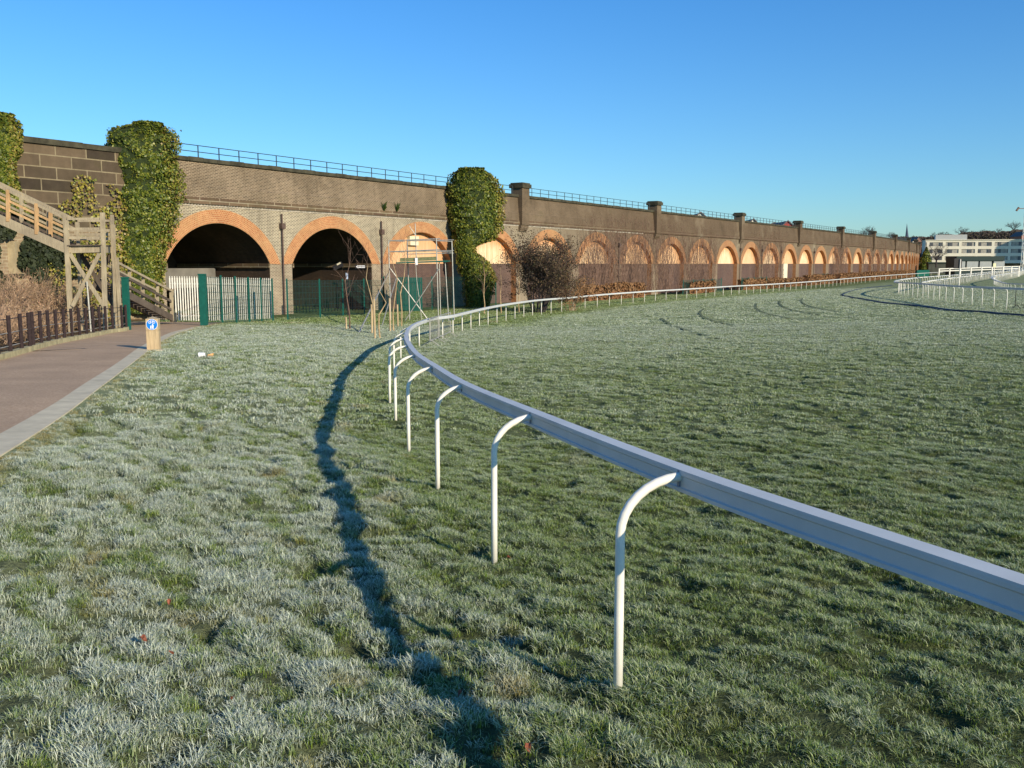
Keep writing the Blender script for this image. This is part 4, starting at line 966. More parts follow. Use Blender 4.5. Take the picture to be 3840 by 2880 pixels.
mesh_fence('teal fence stretch among hedges below the eighth arch', [onz(WP(66, 3.6, 0)), onz(WP(79, 3.6, 0))], 1.7, 4, 3)
mesh_fence('teal fence stretch around the pale heap below the tenth arch', [onz(WP(87, 3.6, 0)), onz(WP(98, 3.6, 0))], 1.7, 5, 3)
mesh_fence('teal fence stretch near the fifth bare pillar', [onz(WP(127, 3.6, 0)), onz(WP(133, 3.6, 0))], 1.8, 6, 3)
# solid green gate panels behind the scaffold
for px, lab in ((1512, 'left leaf of the solid dark green gate behind the scaffold'), (1560, 'right leaf of the solid dark green gate behind the scaffold')):
    p = gY(px, 69.5); t = thing('steel_gate', p, lab, 'gate', 'solid green gate leaves')
    mb = MB()
    for j in range(7): mb.abox(p.x-.42+.14*j-.055, p.x-.42+.14*j+.055, p.y-.02, p.y+.02, p.z+.08, p.z+2.55)
    mb.build('palisade_bars', MAT['green'], t); MB().abox(p.x-.48, p.x+.48, p.y+.03, p.y+.07, p.z+.4, p.z+.5).build('rail', MAT['green'], t); MB().abox(p.x-.48, p.x+.48, p.y+.03, p.y+.07, p.z+2.1, p.z+2.2).build('rail', MAT['green'], t)
# pale heap behind the teal fence
rs = random.Random(5)
for i in range(9):
    p = onz(WP(90+i*.75, 2.2+.4*(i % 3), 0)); mb = MB(); mb.box(p+Vector((0, 0, .35+.28*(i % 4))), (.45, .1*rs.random(), .05), (-.05, .3, 0), (0, .06, .28)); o = mb.build('rubble_sack', simple('pale_sacks', (0.45,0.48,0.40), .8, .3, 3), None, loc=p)
    tag(o, 'pale builders sack in the heap behind the teal fence below the tenth arch', 'sack', 'pale sacks heaped below the tenth arch')

# white palisade fence
def palisade(label, p0, p1, n, h, w_=.062):
    t = thing('palisade_fence', p0, label, 'fence', 'white steel palisade fences'); d = (p1-p0); dn = Vector((d.x, d.y, 0)).normalized(); nn = Vector((dn.y, -dn.x, 0))
    for j in range(n):
        p = p0+d*(j/(n-1)); z = gz(p.x, p.y); w2 = dn*w_/2; mb = MB()
        mb.box((p.x, p.y, z+h/2), w2, nn*.012, (0, 0, h/2-.03)); mb.box(Vector((p.x, p.y, z+h)), w2*.55, nn*.012, (0, 0, .05))
        mb.build('pale', MAT['palisade'], t)
    for zz_ in (.32, h-.35):
        a = Vector((p0.x, p0.y, gz(p0.x, p0.y)+zz_))-nn*.05; b = Vector((p1.x, p1.y, gz(p1.x, p1.y)+zz_))-nn*.05; MB().beam(a, b, .04, .05).build('rail', MAT['galv'], t)
palisade('white palisade fence between the timber stair foot and the thick green gate post', gY(641, 51), gY(752, 51.5), 13, 2.42)
palisade('white palisade fence seen through green mesh, under the first arch', gY(775, 52.5), gY(1016, 57.5), 34, 2.45)

# ------------------------------------------------------------------ black fence along the path
ft = thing('path_fence', onz(LK[len(LK)//2]), 'low black brown fence of upright bars along the left side of the path', 'fence')
fl = [q for q in LK if q.y > 8]
def along(L_, sp):
    out = []; acc = 0
    for a, b in zip(L_, L_[1:]):
        d = (b-a); l = d.length
        while acc < l: out.append(a+d*(acc/l)); acc += sp
        acc -= l
    return out
fpts = [Vector((q.x-.07, q.y, 0)) for q in along(fl, 1.02)]
for i, q in enumerate(fpts):
    if q.x/q.y < -.70: continue
    z = gz(q.x, q.y); m2 = MB(); d = Vector((.25, .97, 0)); m2.box((q.x, q.y, z+.58), d*.055, Vector((.97, -.25, 0))*.02, (0, 0, .50)); m2.build('bar', MAT['blackwood'], ft)
vis = [q for q in fpts if q.x/q.y > -.70]
for h_ in (.28, .62, .98):
    m2 = MB(); m2.tube([(q.x-.03, q.y, gz(q.x, q.y)+h_) for q in vis], .012, 5); m2.build('rail', MAT['galv'] if h_ < .9 else MAT['black'], ft)

# ------------------------------------------------------------------ bollard with its sign
bp = G(578, 1312); bt = thing('bollard', bp, 'square tan timber bollard with a round blue cycle and pedestrian sign beside the path', 'bollard')
hw = bp.y*44/3500/2; hb = bp.y*121/3500
yaw = R(10); ux = Vector((math.cos(yaw), -math.sin(yaw)*-1, 0)).normalized(); ux = Vector((math.cos(R(12)), math.sin(R(12)), 0)); uy = Vector((-ux.y, ux.x, 0))
m2 = MB(); m2.box(bp+Vector((0, 0, hb*.30)), ux*hw, uy*hw, (0, 0, hb*.30)); m2.box(bp+Vector((0, 0, hb*.615)), ux*hw*.93, uy*hw*.93, (0, 0, hb*.013)); m2.box(bp+Vector((0, 0, hb*.80)), ux*hw, uy*hw, (0, 0, hb*.17))
m2.build('shaft', MAT['bollard'], bt)
m2 = MB(); zt = hb*.972; c4 = [bp+ux*hw*i*1.02+uy*hw*j*1.02+Vector((0, 0, zt)) for i, j in ((-1,-1),(1,-1),(1,1),(-1,1))]; ap = bp+Vector((0, 0, hb*1.04))
for i in range(4): m2.poly([c4[i], c4[(i+1) % 4], ap])
m2.poly(c4[::-1]); m2.build('cap', MAT['wood'], bt)
def disc(c, r, u, v, off, n=32, r0=0.0):
    m = MB(); P = lambda a, q: c+u*math.cos(a)*q+v*math.sin(a)*q+off
    for i in range(n):
        a, b = 2*math.pi*i/n, 2*math.pi*(i+1)/n
        if r0 > 0: m.quad(P(a, r0), P(a, r), P(b, r), P(b, r0))
        else: m.poly([c+off, P(a, r), P(b, r)])
    return m
sc_ = bp+Vector((0, 0, hb*.80))-uy*hw; vz = Vector((0, 0, 1)); rr_ = hw*.93
sg = disc(sc_, rr_, ux, vz, -uy*.004).build('sign_plate', MAT['white'], bt)
def onsign(m, mat, nm):
    o = m.build(nm, mat, None); o.parent = sg; o.data.transform(Matrix.Translation(-bt.location)); return o
onsign(disc(sc_, rr_*.93, ux, vz, -uy*.007), MAT['blue'], 'blue_disc')
def sp(x, y): return sc_+ux*x*rr_+vz*y*rr_-uy*.010
m = MB()
for cx_ in (-.34, .34):
    for i in range(18):
        a, b = 2*math.pi*i/18, 2*math.pi*(i+1)/18
        m.quad(sp(cx_+.17*math.cos(a), .40+.17*math.sin(a)), sp(cx_+.24*math.cos(a), .40+.24*math.sin(a)), sp(cx_+.24*math.cos(b), .40+.24*math.sin(b)), sp(cx_+.17*math.cos(b), .40+.17*math.sin(b)))
def ln(m, x0, y0, x1, y1, w_):
    dx, dy = x1-x0, y1-y0; l = math.hypot(dx, dy); nx, ny = -dy/l*w_/2, dx/l*w_/2; m.quad(sp(x0+nx, y0+ny), sp(x0-nx, y0-ny), sp(x1-nx, y1-ny), sp(x1+nx, y1+ny))
for q in ((-.34,.40,-.16,.68),(-.16,.68,.22,.68),(.22,.68,.34,.40),(-.34,.40,.0,.42),(.0,.42,.22,.66),(-.22,.76,-.10,.76),(-.16,.68,-.16,.76),(.18,.78,.30,.76),(.22,.68,.24,.78)): ln(m, *q, .055)
onsign(m, MAT['white'], 'bicycle_symbol')
m = MB()
for (cx_, s_, y0) in ((.13, 1.0, -.82), (-.20, .68, -.82)):
    for i in range(14):
        a, b = 2*math.pi*i/14, 2*math.pi*(i+1)/14; hy = y0+.88*s_; m.poly([sp(cx_, hy), sp(cx_+.10*s_*math.cos(a), hy+.10*s_*math.sin(a)), sp(cx_+.10*s_*math.cos(b), hy+.10*s_*math.sin(b))])
    m.poly([sp(cx_+x*s_, y0+y*s_) for x, y in ((-.13,.35),(-.02,.35),(.13,.35),(.18,.58),(.10,.76),(-.10,.76),(-.18,.58))])
    m.poly([sp(cx_+x*s_, y0+y*s_) for x, y in ((-.13,.35),(-.16,.02),(-.04,.02),(-.01,.35))]); m.poly([sp(cx_+x*s_, y0+y*s_) for x, y in ((.01,.35),(.04,.02),(.16,.02),(.13,.35))])
ln(m, -.20, -.45, -.02, -.38, .07)
onsign(m, MAT['white'], 'adult_and_child_symbol')
ab = MB(); ab.box(bp+ux*.12-uy*hw*1.2+Vector((0, 0, -.01)), ux*hw*1.7, uy*hw*.9, (0, 0, .035)); o = ab.build('footing', MAT['concrete'], None); o.parent = bt; o.data.transform(Matrix.Translation(-bt.location))
# crumpled cup and wrapper
lp = G(760, 1341); m2 = MB(); m2.tube([lp+Vector((-.10, 0, .07)), lp+Vector((.06, .02, .08))], [.07, .05], 12)
o = m2.build('paper_cup', MAT['white'], None, loc=lp); tag(o, 'white paper cup lying on the frosty grass right of the bollard', 'cup')
lp2 = lp+Vector((.2, .05, 0)); m2 = MB(); m2.box(lp2+Vector((0, 0, .05)), (.07, .02, .02), (-.01, .05, 0), (0, .01, .045)); o = m2.build('snack_wrapper', simple('orange_wrapper', (0.75,0.40,0.15), .5, .3, 20), None, loc=lp2); tag(o, 'small orange crumpled wrapper beside the paper cup on the grass', 'wrapper')
# fallen leaves
LM = simple('red_brown_dead_leaf', (0.22,0.07,0.035), .7, .5, 60)
for i, (px, py, lab) in enumerate([(637,2272,'dark maroon fallen leaf in the left grass, furthest of the fallen leaves'), (538,2412,'bright orange red curled leaf in the left grass'), (644,2468,'orange brown leaf just below right of the bright red one'), (872,2636,'dark brown leaf nearest the lower left corner'),
        (1725,2620,'red leaf in the grass left of the nearest post foot'), (1981,2823,'large orange red leaf at the bottom edge right of the rail shadow'), (1910,2105,'dark leaf at the foot of the second nearest post')]):
    p = G(px, py); r_ = p.y*(15 if i in (1,5) else 10)/3500; m2 = MB(); a = i*1.3; z = p.z+.035; pts = []
    for k in range(9):
        t_ = 2*math.pi*k/9; q = r_*(.75+.35*(k % 2)); pts.append((p.x+math.cos(t_+a)*q, p.y+math.sin(t_+a)*q*1.2, z+.010*math.cos(2*t_)+.014*math.sin(t_)))
    c = (p.x, p.y, z-.008)
    for k in range(9): m2.poly([c, pts[k], pts[(k+1) % 9]])
    o = m2.build('fallen_leaf', LM, None, loc=p); tag(o, lab, 'leaf', 'fallen leaves on the grass')

# ------------------------------------------------------------------ timber stair tower
st = thing('timber_stairway', onz(Vector((-17.3, 38.8, 0))), 'weathered timber footbridge stairs with a braced landing tower at the left', 'stairs')
DV = Vector((-.38, 1.75, 0))
def at2(px, py, back=0): return T(px, py, 38)+DV*back
def seg(name, a, b, w_, h_, mat='wood'):
    return MB().beam(a, b, w_, h_).build(name, MAT[mat], st)
LEGB = {}
for px0, px1, top, back, w_ in ((247, 263, 826, 0, .17), (384, 394, 797, 0, .16), (250, 266, 826, 1, .13), (386, 396, 797, 1, .13)):
    a = at2(px0, top, back); b = at2(px1, 1160, back); g = gz(b.x, b.y)
    d = (b-a); b = a+d*((a.z-g+.1)/(a.z-b.z)); seg('leg', a, b, w_, w_*.8)
seg('leg', at2(240, 800), at2(243, 830), .12, .12)
# leg wedge posts at the right
for px0, px1, t0 in ((404, 412, 838), (418, 430, 965)):
    a = at2(px0, t0, .6); b = at2(px1, 1165, .6); seg('leg', a, Vector((b.x, b.y, gz(b.x, b.y))), .12, .12)
for back in (0, 1):
    seg('landing_beam', at2(262, 935, back)+Vector((0, .06, 0)), at2(378, 932, back)+Vector((0, .06, 0)), .07, .30)
for px in (262, 378): seg('landing_beam', at2(px, 934, 0), at2(px, 934, 1), .07, .28)
m2 = MB()
for j in range(9): m2.beam(at2(256, 921, j/8), at2(384, 919, j/8), .20, .04)
m2.build('landing_deck', MAT['wooddark'], st)
for y_, w_ in ((821, .09), (859, .11), (892, .11)):
    seg('landing_rail', at2(252, y_, 0), at2(380, y_-1, 0), .05, w_); seg('landing_rail', at2(252, y_, 1), at2(380, y_-1, 1), .05, w_)
seg('landing_rail', at2(252, 875, 1), at2(380, 874, 1), .05, .11)
seg('brace', at2(264, 952)+Vector((0, -.03, 0)), at2(392, 1150)+Vector((0, -.03, 0)), .05, .15); seg('brace', at2(377, 952)+Vector((0, -.10, 0)), at2(276, 1148)+Vector((0, -.10, 0)), .05, .15)
seg('brace', at2(264, 952, 1), at2(392, 1150, 1), .05, .17, 'wooddark'); seg('brace', at2(377, 952, 1)+Vector((0, .08, 0)), at2(276, 1148, 1)+Vector((0, .08, 0)), .05, .17, 'wooddark')
m2 = MB(); a = at2(334, 1055)+Vector((0, -.2, 0)); m2.tube([a, (a.x+.05, a.y, gz(a.x, a.y))], .035, 6); m2.build('prop', MAT['galv'], st)
# upper flight, rising to the left
def up(x, base, slope=.475): return base+slope*(x-240)
for back in (0, 1):
    w_ = 'woodwarm' if back == 0 else 'wood'
    seg('stringer', at2(-150, up(-150, 932, .45), back), at2(248, 932, back), .07, .36, 'wooddark' if back else 'wood')
    seg('handrail', at2(-150, up(-150, 816, .485), back), at2(240, 816, back), .07, .11)
    seg('guard_rail', at2(-150, up(-150, 852, .475), back), at2(238, 851, back), .04, .09, w_); seg('guard_rail', at2(-150, up(-150, 884, .465), back), at2(238, 883, back), .04, .09, w_)
    for px in (-75, 30, 137): seg('baluster_post', at2(px, up(px, 812), back), at2(px+1, up(px, 925, .45), back), .12, .12, 'woodwarm' if back == 0 else 'wood')
for px in (146, 153): seg('baluster_post', at2(px, up(px, 825), .9), at2(px, up(px, 925, .45), .9), .07, .07, 'woodwarm')
for j in range(22):
    px = -150+j*18.3; a = at2(px, up(px, 925, .45), .04); b = at2(px, up(px, 925, .45), .96); m2 = MB(); m2.beam(a, b, .26, .05); m2.build('tread', MAT['wooddark'], st)
# lower flight, coming down to the path on the right
LO = Vector((-1.15, 1.05, 0))
def lo(px, py, back=0): return T(px, py, float(np.interp(px, [425, 650], [39.5, 47])))+LO*back
for back in (0, 1):
    seg('handrail', lo(425, 977, back), lo(650, 1094, back), .07, .10); seg('guard_rail', lo(425, 1013, back), lo(646, 1132, back), .04, .12, 'wooddark'); seg('guard_rail', lo(425, 1045, back), lo(646, 1163, back), .04, .12, 'wooddark')
    seg('stringer', lo(420, 1075, back), lo(652, 1196, back), .08, .32, 'wooddark')
    for px in (485, 537, 591, 643): seg('baluster_post', lo(px, 977+(px-425)*.52-4, back), lo(px, 1090+(px-425)*.50, back), .11, .11)
seg('newel_post', lo(643, 1085), lo(646, 1206), .16, .16); seg('newel_post', lo(655, 1172), lo(657, 1208), .14, .14)
for j in range(16):
    px = 430+j*14.2; a = lo(px, 1076+(px-425)*.535, .04); b = lo(px, 1076+(px-425)*.535, .96); m2 = MB(); m2.beam(a, b, .24, .045); m2.build('tread', MAT['wooddark'], st)
# concrete block with dark ledge at the left
bb = onz(WP(-15.2, 2.4, 0)); m2 = MB(); a0 = T(-60, 905, 47.5); a1 = T(62, 1028, 47.5)
m2.abox(a0.x, a1.x, 47.5, 49.2, gz(-25, 48)-.2, a0.z); o = m2.build('abutment_block', MAT['sand'], None, loc=(a0.x, 47.5, gz(-25, 48)))
tag(o, 'pale sandstone block below the upper stair flight at the left edge', 'stone block')
m2 = MB().abox(a0.x-.1, a1.x+.25, 47.42, 49.3, a1.z-.12, a1.z+.02); l_ = m2.build('ledge', MAT['coping'], None); l_.parent = o; l_.data.transform(Matrix.Translation(-o.location))
# retaining bank wall seen behind the stair tower

# ------------------------------------------------------------------ scaffold tower
SY = 57.0
sc = thing('scaffold_tower', onz(Vector((T(1560, 1000, SY).x, SY, 0))), 'galvanised scaffold tower with a green platform and guard rails in front of the third arch', 'scaffold')
SD = Vector((.95, 2.0, 0))
def sa(px, py, back=0): return T(px, py, SY)+SD*back
def pipe(name, a, b, r_=.035, mat='galv'): return MB().tube([a, b], r_, 8).build(name, MAT[mat], sc)
def gnd(v): return Vector((v.x, v.y, gz(v.x, v.y)))
for px, top, back in ((1457, 905, 0), (1636, 893, 0), (1480, 900, .75), (1652, 900, .75)):
    a = sa(px if back == 0 else px-8, top, back); b = sa((px+8 if back == 0 else px+2), 1180, back); pipe('standard', a, gnd(b))
for px, px2 in ((1640, 1646), (1662, 1676)): pipe('standard', sa(px, 978, .1), gnd(sa(px2, 1190, .1)), .03)
for y_ in (899, 940): pipe('guard_rail', sa(1457, y_+4, 0), sa(1650, y_-4, 0), .03)
for y_ in (899, 940, 950): pipe('guard_rail', sa(1470, y_+2, .75), sa(1652, y_-2, .75), .025)
for px in (1457, 1636): 
    for y_ in (903, 944): pipe('guard_rail', sa(px, y_, 0), sa(px+6, y_, .75), .025)
pipe('aerial_pole', sa(1528, 836, .4), sa(1533, 980, .4), .03); pipe('aerial_pole', sa(1506, 845, .4), sa(1530, 882, .4), .02)
m2 = MB(); m2.beam(sa(1462, 986, .38), sa(1660, 979, .38), 1.6, .08); m2.build('platform', MAT['green'], sc)
m2 = MB(); m2.beam(sa(1500, 975, .0), sa(1636, 969, .0), .04, .22); m2.build('toe_board', simple('olive_toe_board', (0.16,0.17,0.08), .8, .3), sc)
m2 = MB(); m2.beam(sa(1560, 980, -.05), sa(1570, 980, -.05), .05, .42); m2.build('notice', MAT['white'], sc)
pipe('brace', sa(1465, 1005, -.04), gnd(sa(1612, 1192, -.04)), .035); pipe('brace', sa(1655, 1005, -.1), gnd(sa(1525, 1208, -.1)), .03)
b_ = G(1346, 1248); pipe('outrigger', sa(1455, 1027), b_, .04); b_ = G(1432, 1222); pipe('outrigger', sa(1487, 1040), b_, .03)
P = [sa(1563, 985, -.06), sa(1568, 1060, -.06), sa(1578, 1130, -.06), gnd(sa(1585, 1180, -.06))]; MB().tube(curve3(P, 4), .018, 6).build('rope', MAT['galv'], sc)
# cream utility boxes on the boarding
for px0, px1, y0, y1, lab in ((1534, 1568, 886, 902, 'upper cream box on the boards of the third arch'), (1536, 1566, 905, 920, 'lower cream box on the boards of the third arch')):
    s0, s1 = s_at(px0, -.4), s_at(px1, -.4); Yw = WP((s0+s1)/2, -.4).y; m2 = MB(); wbox(m2, s0, s1, T(0, y1, Yw).z, T(0, y0, Yw).z, -.48, -.2)
    o = m2.build('wall_box', simple('cream_box', (0.70,0.62,0.42), .6, .1), None, loc=WP(s0, -.3, 5.4)); tag(o, lab, 'box', 'cream boxes in the third arch')

# ------------------------------------------------------------------ staked saplings
def sapling(px, py, h_, label, stakes, seed, dark=False):
    p = G(px, py); rs = random.Random(seed); t = thing('sapling', p, label, 'sapling', 'young saplings with timber stakes'); mb = MB()
    P = [p+Vector((rs.gauss(0, .05)*i, rs.gauss(0, .04)*i, h_*i/5)) for i in range(6)]; mb.tube(P, [.04, .035, .03, .022, .014, .008], 6); mb.build('trunk', MAT['twig'] if dark else MAT['bark'], t)
    mb = MB()
    for i in range(10):
        b = P[rs.randint(2, 5)]; branch(mb, b, (rs.gauss(0, .5), rs.gauss(0, .5), 1), h_*.22, .007, 1, rs, .5, .2, None, 2, (1, 3), 3, .004)
    mb.build('crown', MAT['twig'], t)
    for dx, hh in stakes: q = p+Vector((dx, -.1, 0)); MB().tube([gnd(q), gnd(q)+Vector((dx*.08, 0, hh))], .045, 7).build('stake', MAT['bollard'], t)
sapling(1312, 1236, 3.9, 'thin dark sapling with a short stake, leftmost of the staked saplings', [(-.15, .62)], 1, True)
sapling(1396, 1250, 3.2, 'slim sapling with one stake right of the lone leftmost one', [(.0, 1.35)], 2)
sapling(1425, 1272, 2.6, 'sapling with a thick stake closest to the shadow of the rail', [(-.2, 1.75)], 3)
sapling(1476, 1242, 4.2, 'pale barked sapling with two stakes under the scaffold', [(-.15, 1.6)], 4)
sapling(1506, 1228, 4.4, 'tall sapling just left of where the rail hides the ground', [(-.18, 1.2)], 5)
for i, (px, lab) in enumerate(((1816, 'thin sapling behind the rail below the ivy clump'), (1878, 'pale sapling behind the rail right of the ivy clump'), (1946, 'pale sapling left edge of the dark red bush'))):
    p = gY(px, 68.5+i*.8); t = thing('sapling', p, lab, 'sapling', 'young saplings with timber stakes'); rs = random.Random(i+70); mb = MB(); P = [p+Vector((.04*math.sin(j*2+i), 0, 3.4*j/5)) for j in range(6)]; mb.tube(P, [.045, .04, .035, .03, .02, .01], 6); mb.build('trunk', MAT['bark'], t)
    mb = MB()
    for j in range(12): branch(mb, P[rs.randint(2, 5)], (rs.gauss(0, .5), rs.gauss(0, .5), 1), .8, .014, 1, rs, .5, .2, None, 2, (1, 3), 3, .005)
    mb.build('crown', MAT['twig'], t)

# ------------------------------------------------------------------ temporary crowd barriers on the track side of the rail
def barrier(p0, p1, label, mat='galv', h_=1.08, nb=9):
    t = thing('crowd_barrier', (p0+p1)/2, label, 'barrier', 'temporary steel crowd barriers'); d = (p1-p0); n_ = Vector((d.y, -d.x, 0)).normalized()
    a, b = p0+Vector((0, 0, .22)), p1+Vector((0, 0, .22)); c, e_ = p1+Vector((0, 0, h_)), p0+Vector((0, 0, h_))
    MB().tube([a, b, c, e_, a], .02, 6).build('frame', MAT[mat], t); mb = MB()
    for j in range(1, nb): q = a+(b-a)*j/nb; mb.tube([q, q+(e_-a)], .008, 4, caps=False)
    mb.build('infill_bars', MAT[mat], t)
    for k in (.12, .88):
        q = p0+d*k; q.z = gz(q.x, q.y); MB().tube([q+n_*.32+Vector((0, 0, .02)), q+Vector((0, 0, .24)), q-n_*.32+Vector((0, 0, .02))], .018, 6).build('foot', MAT[mat], t)
barrier(G(1612, 1300), G(1644, 1285), 'nearer grey crowd barrier folded against the white rail below the scaffold'); barrier(G(1648, 1283), G(1690, 1262), 'further grey crowd barrier against the white rail below the scaffold')
p = T(3806, 1153, 56); p = onz(p); barrier(p, onz(p+Vector((.9, .2, 0))), 'dark barrier hooped against the inner rail near the right edge', 'black', 1.15, 2)

# signs and lamp inside the second arch
def board(label, cx_, cy_, w_, h_, Y, col_, seed=0, name='sign_board', back=None):
    c = T(cx_, cy_, Y); m2 = MB().abox(c.x-w_/2, c.x+w_/2, c.y, c.y+.04, c.z-h_/2, c.z+h_/2); o = m2.build(name, col_, None, loc=c); tag(o, label, 'sign'); return o, c
o, c = board('dark sign board with a white left pointing arrow inside the second arch', 1351, 1000, .72, .26, 66.0, MAT['black'])
m2 = MB()
for dz in (.05, -.05): m2.abox(c.x-.20, c.x+.33, c.y-.006, c.y-.003, c.z+dz-.028, c.z+dz+.028)
for q in (1, -1): m2.poly([Vector((c.x-.32, c.y-.006, c.z)), Vector((c.x-.16, c.y-.006, c.z+.105*q)), Vector((c.x-.11, c.y-.006, c.z+.075*q)), Vector((c.x-.23, c.y-.006, c.z))][::q])
l_ = m2.build('arrow', MAT['white'], None); l_.parent = o; l_.data.transform(Matrix.Translation(-o.location))
sp0 = gY(1304, 62.0); t = thing('sign_post', sp0, 'slim grey post with a small blue and white plate by the second arch', 'sign'); MB().tube([sp0, sp0+Vector((.02, 0, 2.9))], .035, 8).build('pole', MAT['black'], t)
MB().abox(sp0.x-.07, sp0.x+.07, sp0.y-.06, sp0.y-.04, sp0.z+2.45, sp0.z+2.85).build('plate', simple('blue_white_plate', (0.45,0.55,0.75), .5, .5, 40), t)
c = T(1268, 998, 67); t = thing('floodlight', c, 'black floodlight tilted up inside the second arch', 'lamp'); m2 = MB(); m2.box(c, (.30, 0, .17), (0, .16, 0), (-.09, 0, .15)); m2.build('housing', MAT['black'], t)
m2 = MB(); m2.box(c+Vector((.08, -.17, .17)), (.13, 0, .07), (0, .01, 0), (-.03, 0, .05)); m2.build('glass', MAT['concrete'], t)
m2 = MB(); P = [WP(BAY+3.9, -4.2, 6.0), WP(BAY+3.9, -3.2, 4.9), WP(BAY+3.9, -2.0, 3.9)]; m2.tube(P, .05, 6); m2.build('cable_conduit', MAT['black'], via)
# iron railings inside the second arch
t = thing('arch_railing', onz(WP(BAY, -.6, 0)), 'black iron railings of upright bars across the foot of the second arch', 'railing')
for j in range(26): q = onz(WP(BAY-HS+.1+j*.318, -.8, 0)); MB().tube([q, q+Vector((0, 0, 2.25))], .036, 5).build('bar', MAT['black'], t)
for z_ in (.25, 2.0): m2 = MB(); m2.tube([onz(WP(BAY-HS+.05+j*1.6, -.8, 0))+Vector((0, 0, z_)) for j in range(6)], .03, 5); m2.build('rail', MAT['black'], t)
# ------------------------------------------------------------------ background on the right
# white four storey office block, partly in shade
BY = 412.0; bl = T(3472, 904, BY); br_dir = Vector((math.cos(R(-10)), math.sin(R(-10)), 0)); 
bl = T(3472, 902, BY); bd = Vector((math.cos(R(18)), -math.sin(R(18)), 0)); BL = 66.0; bn = Vector((bd.y, -bd.x, 0))
off = thing('office_building', (bl.x, bl.y, 0), 'long white flat roofed office building with rows of dark windows behind the green shed', 'building')
BH = bl.z; m_w = simple('cream_white_render', (0.78,0.72,0.55), .8, .05, .5); m_win = simple('dark_window_glass', (0.10,0.10,0.10), .3, .3, 3, .5); m_pan = simple('grey_window_panel', (0.40,0.37,0.30), .5, .2, 1)
def bp_(u, o, z): return Vector((bl.x, bl.y, 0))+bd*u+bn*o+Vector((0, 0, z))
def bq(mb, u0, u1, z0, z1, o): mb.quad(bp_(u0, o, z0), bp_(u1, o, z0), bp_(u1, o, z1), bp_(u0, o, z1))
st_h = 3.0; rows = [BH-1.65-i*st_h for i in range(5)]; wh = .85
mb = MB(); zt = BH
for z in rows:
    bq(mb, 0, BL, z+wh, zt, 0); zt = z-wh
bq(mb, 0, BL, -1, zt, 0); bq(mb, 0, 1.6, -1, BH, 0.0) if False else None
mb.quad(bp_(0, -14, -1), bp_(0, 0, -1), bp_(0, 0, BH), bp_(0, -14, BH)); mb.quad(bp_(BL, 0, -1), bp_(BL, -14, -1), bp_(BL, -14, BH), bp_(BL, 0, BH)); mb.quad(bp_(0, 0, BH), bp_(BL, 0, BH), bp_(BL, -14, BH), bp_(0, -14, BH))
mb.quad(bp_(0, -14, -1), bp_(0, -14, BH), bp_(BL, -14, BH), bp_(BL, -14, -1)); mb.build('walls', m_w, off)
mb = MB(); cnt = 0
for z in rows[:3]:
    u = .0; 
    mb = MB(); bq(mb, 0, BL, z-wh, z+wh, -.25); mb.build('window_band', m_pan, off)
    u = 1.5; j = 0
    while u < min(BL-3, 62):
        w_ = 1.0 if j % 2 else 1.5; m2 = MB(); m2.box(bp_(u+w_/2, -.12, z), bd*w_/2, bn*.1, (0, 0, wh-.02)); 
        if cnt < 84: m2.build('window', m_win if j % 2 else m_win, off); cnt += 1
        m3 = MB(); m3.box(bp_(u+w_+.35+.9, -.10, z), bd*.9, bn*.12, (0, 0, wh-.05)); u += w_+2.6; j += 1
    mb = MB(); u = 0.0
    for k in range(14): mb.box(bp_(1+k*6.4, -.08, z), bd*.55, bn*.1, (0, 0, wh)); 
    mb.build('wall_pier', m_w, off)
m2 = MB(); m2.box(bp_(BL/2, -7, BH+.15), bd*(BL/2+.2), bn*7.3, (0, 0, .14)); m2.build('roof_edge', m_w, off)
for u0, u1, h_, mt in ((4, 16.5, 2.2, simple('grey_roof_plant', (0.42,0.43,0.40), .6, .1)), (50, 58, 1.5, m_w), (63, 67, 2.0, m_w), (68, 72, 2.6, m_w)):
    m2 = MB(); m2.box(bp_((u0+u1)/2, -4, BH+.3+h_/2), bd*(u1-u0)/2, bn*2.5, (0, 0, h_/2)); m2.build('roof_plant_room', mt, off)
# grandstand beyond the right edge, whose shadow falls on the right half of the office building
u_ = 0
for k in range(400):
    q = bp_(k*.2, 0, 0)
    if q.x/q.y > (3714-1920)/3500: u_ = k*.2; break
hs_ = Vector((.6816, -.7317, 0)); pe = Vector((.7317, .6816, 0)); c0 = bp_(u_, 0, 0)+hs_*62; el_ = math.tan(SUN_EL)
g1, g2 = T(3714, 926, 405).z+62*el_, BH+62*el_+2.5
gst = thing('grandstand', (c0.x, c0.y, 0), 'tall grandstand just beyond the right edge that shades part of the white office building', 'grandstand'); mb = MB()
A_ = [c0, c0+pe*22, c0+pe*60]; Hh = [g1, g2, g2+3]
for i in range(2):
    a, b = A_[i], A_[i+1]; ha, hb_ = Hh[i], Hh[i+1]; dd_ = hs_*9
    P8 = [a, b, b+dd_, a+dd_]; lo_ = [Vector((p.x, p.y, -1)) for p in P8]; hi_ = [Vector((p.x, p.y, h)) for p, h in zip(P8, (ha, hb_, hb_, ha))]
    for j in range(4): mb.quad(lo_[j], lo_[(j+1) % 4], hi_[(j+1) % 4], hi_[j])
    mb.quad(*hi_)
mb.build('walls', m_w, gst)
